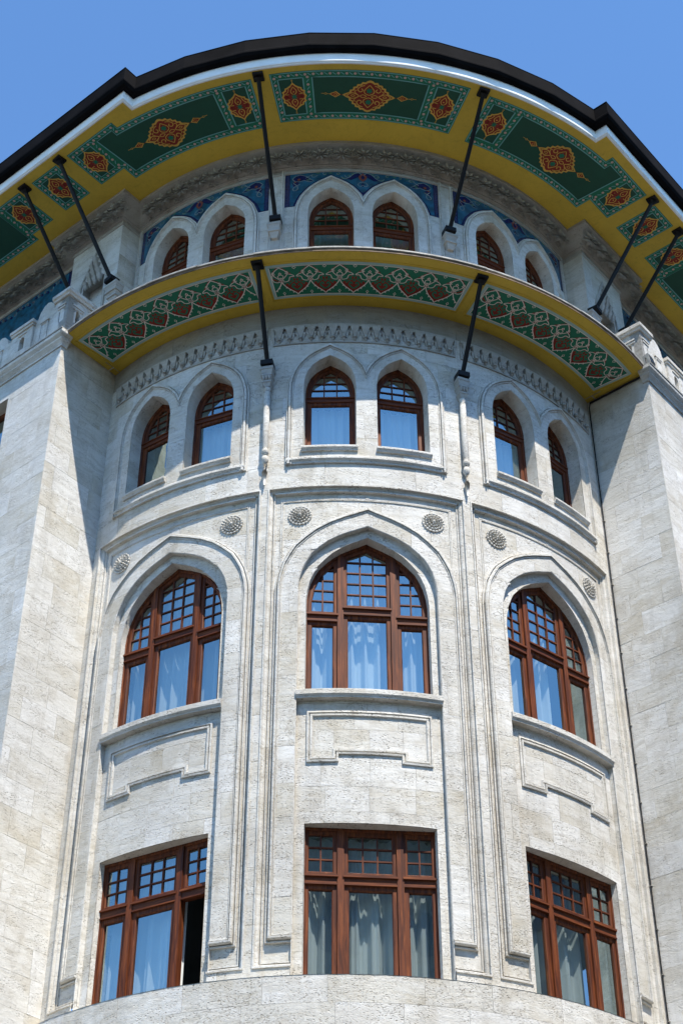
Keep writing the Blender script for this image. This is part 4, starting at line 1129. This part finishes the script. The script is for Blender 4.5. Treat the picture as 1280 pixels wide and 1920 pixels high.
def framed(poly, cells, dividers):
    b = MB(); b.poly(poly, MS, .003, 0)
    b.ribbon(offs(poly, .022), .022, MS, .006, 2, closed=True)
    for c in cells:
        b.poly(c, MS, .006, 1); b.ribbon(offs(c, .011), .024, MS, .009, 2, closed=True)
    beads(b, offs(poly, .082), True)
    for d_ in dividers: beads(b, d_)
    return b
def frame_of(cx, cy, ax, ay):  # local frame: u along ax, v along ay
    return lambda u, v: (cx+ax[0]*u+ay[0]*v, cy+ax[1]*u+ay[1]*v)
def lob(pts, F, s_=1.0): return [F(x*s_, y*s_) for x, y in pts]
def small_medallion(b, F, h=.34, w_=.225):
    half = [(0, h), (.05*w_/.2, h*.80), (.11*w_/.2, h*.66), (.15*w_/.2, h*.62), (.155*w_/.2, h*.48), (.21*w_/.2, h*.36), (.19*w_/.2, h*.22), (.225*w_/.2, h*.0)]
    full = half+[(x, -y) for x, y in half[-2::-1]]; full = full+[(-x, y) for x, y in full[-2:0:-1]]
    b.poly(lob(full, F, 1.0), MS, .012, 5); b.poly(lob([(x*.84, y*.88) for x, y in full], F), MS, .015, 4)
    for s_ in (-1, 1):
        b.ribbon(lob(curve([(0, s_*.24), (-.055, s_*.15), (-.045, s_*.09), (0, s_*.055), (.045, s_*.09), (.055, s_*.15), (0, s_*.24)], 4), F), .016, MS, .018, 5)
        b.disc(*F(0, s_*.12), .016, MS, .018, 5, 6)
        b.ribbon(lob([(0, s_*(h-.01)), (0, s_*(h+.03)), (-.014, s_*(h+.05)), (0, s_*(h+.075)), (.014, s_*(h+.05))], F), .012, MS, .018, 5)
        for q_ in (-1, 1):
            b.ribbon(lob(curve([(s_*.09, q_*.20), (s_*.12, q_*.12), (s_*.17, q_*.07), (s_*.10, q_*.06)], 4), F), .014, MS, .018, 5)
            b.disc(*F(s_*.14, 0), .017, MS, .018, 5, 6)
    st = [(.075*cos(2*pi*i/12)*(1 if i % 2 else .42), .085*sin(2*pi*i/12)*(1 if i % 2 else .42)) for i in range(12)]
    b.poly(lob(st, F), MS, .021, 0)
def big_medallion(b, F):
    q1 = [(.53, 0), (.46, .045), (.395, .075), (.385, .13), (.325, .145), (.325, .205), (.265, .22), (.25, .275), (.18, .285), (.155, .335), (.09, .33), (.055, .365), (0, .385)]
    full = q1+[(-x, y) for x, y in q1[-2::-1]]; full = full+[(x, -y) for x, y in full[-2:0:-1]]
    b.poly(lob(full, F), MS, .012, 5); b.poly(lob([(x*.9, y*.87) for x, y in full], F), MS, .015, 4)
    G_ = lambda p, w_=.018: b.ribbon(lob(curve(p, 4), F), w_, MS, .018, 5)
    for s_ in (-1, 1):
        G_([(s_*.44, 0), (s_*.34, .065), (s_*.25, .04), (s_*.20, 0), (s_*.25, -.04), (s_*.34, -.065), (s_*.44, 0)])
        G_([(s_*.36, 0), (s_*.32, .025), (s_*.28, 0), (s_*.32, -.025), (s_*.36, 0)], .012)
        G_([(s_*.18, 0), (s_*.12, .035), (s_*.05, 0), (s_*.12, -.035), (s_*.18, 0)], .014)
        for q_ in (-1, 1):
            G_([(s_*.10, q_*.26), (s_*.19, q_*.22), (s_*.23, q_*.15), (s_*.18, q_*.10), (s_*.13, q_*.14), (s_*.16, q_*.18)])
            G_([(0, q_*.03), (s_*.08, q_*.07), (s_*.10, q_*.13), (s_*.06, q_*.20), (0, q_*.27)], .016)
            G_([(s_*.24, q_*.04), (s_*.29, q_*.10), (s_*.25, q_*.14)], .014)
        b.poly(lob([(.075*cos(2*pi*i/12+.26)*(1 if i % 2 else .6), s_*.135+.075*sin(2*pi*i/12+.26)*(1 if i % 2 else .6)) for i in range(12)], F), MS, .021, 0)
        # finial
        fl = [(.56, 0), (.61, .035), (.66, .075), (.70, .05), (.745, .03), (.79, 0)]
        pf = [(s_*x, y) for x, y in fl]+[(s_*x, -y) for x, y in fl[-2:0:-1]]
        b.poly(lob(pf, F), MS, .012, 5); b.poly(lob([(s_*.675+(x-s_*.675)*.72, y*.72) for x, y in pf], F), MS, .015, 4)
        b.ribbon(lob([(s_*.63, 0), (s_*.665, .03), (s_*.70, 0), (s_*.665, -.03), (s_*.63, 0)], F), .010, MS, .018, 5)
        b.ribbon(lob([(s_*.52, 0), (s_*.57, 0)], F), .014, MS, .012, 4)
        b.ribbon(lob([(s_*.79, 0), (s_*.83, 0), (s_*.86, .02), (s_*.90, 0), (s_*.86, -.02), (s_*.83, 0)], F), .011, MS, .012, 5); b.ribbon(lob([(s_*.90, 0), (s_*.95, 0)], F), .010, MS, .012, 5)
def ar(a0, a1, r, n=14): return [(r*sin(a0+(a1-a0)*i/n), -r*cos(a0+(a1-a0)*i/n)) for i in range(n+1)]
def sector(a0, a1, r0, r1): return ar(a0, a1, r0)+ar(a1, a0, r1)
def Fpol(a, r): return frame_of(r*sin(a), -r*cos(a), (cos(a), sin(a)), (sin(a), -cos(a)))
b = framed(sector(-.2555, .2485, 6.85, 8.04), [sector(-.2385, -.172, 7.0, 7.893), sector(-.152, .147, 7.0, 7.893), sector(.166, .232, 7.0, 7.893)], [ar(-.162, -.162, 7.0, 1)[:1]+ar(-.162, -.162, 7.893, 1)[:1], ar(.1565, .1565, 7.0, 1)[:1]+ar(.1565, .1565, 7.893, 1)[:1]])
big_medallion(b, Fpol(-.003, 7.43)); small_medallion(b, Fpol(-.202, 7.45)); small_medallion(b, Fpol(.197, 7.44))
b.obj('painted_panel', PMATS, roof, label='soffit panel over the middle bay with a long centre medallion')
for sd_ in (-1, 1):
    def Q(n_, t_): return P(sd_, n_, t_)
    def A_(r, a0, a1, n=14): return [(sd_*x, y) for x, y in ar(a0, a1, r, n)]
    tA = lambda t, r: pi/4+math.asin(t/r)      # angle at which radius r meets t
    poly = A_(8.0, .302, tA(-.85, 8.0))+[Q(8.12, -.85), Q(8.12, .47), Q(7.13, .47), Q(7.13, -.20)]+A_(6.79, tA(-.20, 6.79), .304)
    cA = A_(7.87, .320, .386, 4)+A_(6.97, .386, .320, 4)
    cB = A_(7.87, .405, tA(-.72, 7.87))+[Q(7.985, -.72), Q(7.985, -.27)]+A_(6.93, tA(-.34, 6.93), .405)
    cC = [Q(7.985, -.10), Q(7.985, .335), Q(7.265, .335), Q(7.265, -.10)]
    b = framed(poly, [cA, cB, cC], [[A_(7.0, .396, .396, 1)[0], A_(7.85, .396, .396, 1)[0]], [Q(7.27, -.185), Q(7.98, -.185)]])
    a_ = .575
    big_medallion(b, frame_of(sd_*7.37*sin(a_), -7.37*cos(a_), (sd_*cos(a_), sin(a_)), (sd_*sin(a_), -cos(a_))))
    a_ = .353
    small_medallion(b, frame_of(sd_*7.42*sin(a_), -7.42*cos(a_), (sd_*cos(a_), sin(a_)), (sd_*sin(a_), -cos(a_))))
    n_, t_ = nd(sd_); fx = lambda t, nn=7.63: frame_of(*Q(nn, t), (t_.x, t_.y), (n_.x, n_.y))
    small_medallion(b, fx(.118)); b.obj('painted_panel', PMATS, roof, label='soffit panel with a stepped end over the %s bay' % ('left' if sd_ < 0 else 'right'))
    rect = lambda a0, a1, b0, b1: [Q(b1, a0), Q(b1, a1), Q(b0, a1), Q(b0, a0)]
    b = framed(rect(.82, 1.57, 7.13, 8.10), [rect(.955, 1.435, 7.265, 7.965)], []); small_medallion(b, fx(1.195)); b.obj('painted_panel', PMATS, roof, label='small square soffit panel at the %s wing corner' % ('left' if sd_ < 0 else 'right'))
    poly = [Q(8.1, 1.96), Q(8.1, 7.0), Q(7.13, 7.0), Q(7.13, 6.4), Q(6.95, 6.4), Q(6.95, 2.62), Q(7.13, 2.62), Q(7.13, 1.96)]
    b = framed(poly, [rect(2.09, 2.57, 7.265, 7.965), rect(2.75, 6.2, 7.085, 7.965), rect(6.4, 6.87, 7.265, 7.965)], [[Q(7.27, 2.66), Q(7.96, 2.66)]])
    small_medallion(b, fx(2.33)); big_medallion(b, fx(4.5, 7.52)); small_medallion(b, fx(6.63)); b.obj('painted_panel', PMATS, roof, label='long soffit panel above the %s wing' % ('left' if sd_ < 0 else 'right'))

# ================================================================ iron struts
def strut(p0, p1, label, grp, r=.044, pl=.14):
    t = tag(place('strut', None), label, 'strut', grp)
    b = MB(); b.tube([p0, p1], r, 10); b.obj('rod', BLACK, t, smooth=False)
    d_ = (Vector(p1)-Vector(p0)); hz = Vector((d_.x, d_.y, 0)).normalized(); sdv = Vector((-hz.y, hz.x, 0))
    def plate(c, z0, z1, s1, nm):
        b = MB(); c = Vector(c); q_ = [c+hz*s1*u+sdv*s1*v for u, v in ((-1, -1), (1, -1), (1, 1), (-1, 1))]
        b.hexa([(p.x, p.y, z0) for p in q_], [(p.x, p.y, z1) for p in q_]); 
        return b
    b = plate(p1, p1[2]-.0, p1[2]+.05, pl*.75, 'x'); c = Vector(p1)-d_.normalized()*.07; b.tube([tuple(c), p1], [r*1.1, r*1.9], 10); b.obj('top_plate', BLACK, t)
    b = plate(p0, p0[2]-.055, p0[2]+.055, pl*.8, 'x'); b.obj('foot_bracket', BLACK, t)
    return t
CP = lambda a, r, z: (r*sin(a), -r*cos(a), z)
g_ = 'black iron struts bracing the canopy and the roof'
for s_, la in ((-1, 'left'), (1, 'right')):
    a = s_*ANG/2
    strut(CP(a, 6.13, 20.86), CP(a*.985, 7.20, ZC-.05), 'black iron strut under the curved canopy, %s of the middle windows' % la, g_)
    strut(CP(a*.985, 6.03, 24.92), CP(a*.95, 8.04, ZE-.05), 'long black iron strut from top storey wall to roof soffit, %s of the middle pair' % la, g_)
    p = P(s_, 6.52, .50); q_ = P(s_, 8.14, .66); strut((*p, 24.50), (*q_, ZE-.05), 'long black iron strut rising from the corner pier of the %s wing' % la, g_)
    p = P(s_, 6.42, 1.80); q_ = P(s_, 8.10, 1.78); strut((*p, 24.9), (*q_, ZE-.05), 'black iron strut rising behind the %s parapet' % la, g_)

# ================================================================ cable and floodlight on the right
Mr = retM(1, .73, 7.35)
b = MB(); pts = [Mr(.02, 22.52, .10), Mr(-.03, 22.36, .09), Mr(.12, 22.36, .035), Mr(.7, 22.36, .03), Mr(1.32, 22.36, .03), Mr(1.355, 22.25, .03), Mr(1.358, 20, .025), Mr(1.36, 15, .025), Mr(1.362, 8, .025)]
b.tube(pts[:5], .020, 7); b.tube(pts[4:], .012, 7)
cab = tag(b.obj('cable', BLACK), 'black cable under the canopy end and down the corner beside the right wing', 'cable')
zc_ = 21.6
while zc_ > 9:
    c = MB(); c.box(1.335, 1.375, zc_-.008, zc_+.008, -.0, .035, Mr); c.obj('clip', LEAD, cab); zc_ -= .75
fl_ = thing('floodlight', 'small grey floodlight mounted at the right tip of the canopy', 'floodlight')
b = MB(); Mo = wingM(1, 7.35, .73)
b.hexa([Mo(-.10, 22.56, .02), Mo(.10, 22.56, .02), Mo(.10, 22.56, .16), Mo(-.10, 22.56, .16)], [Mo(-.13, 22.74, .0), Mo(.10, 22.76, -.02), Mo(.10, 22.80, .12), Mo(-.13, 22.78, .14)])
b.obj('housing', LEAD, fl_)
b = MB(); b.hexa([Mo(-.09, 22.575, .165), Mo(.09, 22.575, .165), Mo(.09, 22.575, .17), Mo(-.09, 22.575, .17)], [Mo(-.11, 22.76, .145), Mo(.09, 22.78, .125), Mo(.09, 22.78, .13), Mo(-.11, 22.76, .15)]); b.obj('lens', FGLASS, fl_)
b = MB(); b.tube([Mo(.12, 22.5, .08), Mo(.13, 22.66, .08), Mo(-.14, 22.66, .08), Mo(-.14, 22.5, .08)], .012, 6); b.obj('bracket', BLACK, fl_)

# ================================================================ houses across the street (seen only in the window glass)
def house(x0, x1, y0, y1, z1, label, faces):
    h = thing('house', label, 'building', ((x0+x1)/2, (y0+y1)/2, -1.6))
    b = MB(); X0, X1, Y0, Y1 = x0, x1, y0, y1
    b.hexa([(X0, Y0, -1.6), (X1, Y0, -1.6), (X1, Y1, -1.6), (X0, Y1, -1.6)], [(X0, Y0, z1), (X1, Y0, z1), (X1, Y1, z1), (X0, Y1, z1)])
    b.hexa([(X0-.4, Y0-.4, z1), (X1+.4, Y0-.4, z1), (X1+.4, Y1+.4, z1), (X0-.4, Y1+.4, z1)], [(X0-.4, Y0-.4, z1+.4), (X1+.4, Y0-.4, z1+.4), (X1+.4, Y1+.4, z1+.4), (X0-.4, Y1+.4, z1+.4)])
    o = b.obj('wall', FACADE, h); o.location = (-(x0+x1)/2, -(y0+y1)/2, 1.6)
    z = 1.5
    while z+2 < z1:
        if 'N' in faces:
            x = x0+1.2
            while x+1.3 < x1:
                b = MB(); b.hexa([(x, y1+.02, z), (x+1.2, y1+.02, z), (x+1.2, y1+.06, z), (x, y1+.06, z)], [(x, y1+.02, z+1.8), (x+1.2, y1+.02, z+1.8), (x+1.2, y1+.06, z+1.8), (x, y1+.06, z+1.8)])
                o = b.obj('window', FGLASS, h); o.location = (-(x0+x1)/2, -(y0+y1)/2, 1.6); x += 2.7
        if 'W' in faces:
            y = y0+1.2
            while y+1.3 < y1:
                b = MB(); b.hexa([(x0-.06, y, z), (x0-.02, y, z), (x0-.02, y+1.2, z), (x0-.06, y+1.2, z)], [(x0-.06, y, z+1.8), (x0-.02, y, z+1.8), (x0-.02, y+1.2, z+1.8), (x0-.06, y+1.2, z+1.8)])
                o = b.obj('window', FGLASS, h); o.location = (-(x0+x1)/2, -(y0+y1)/2, 1.6); y += 2.7
        z += 3.6
house(-5, 20, -46, -36, 27.5, 'plain grey house across the street, reflected in the lowest windows', 'N')
house(30, 42, -30, 12, 27, 'plain grey house to the right across the side street, reflected in the right bay', 'W')
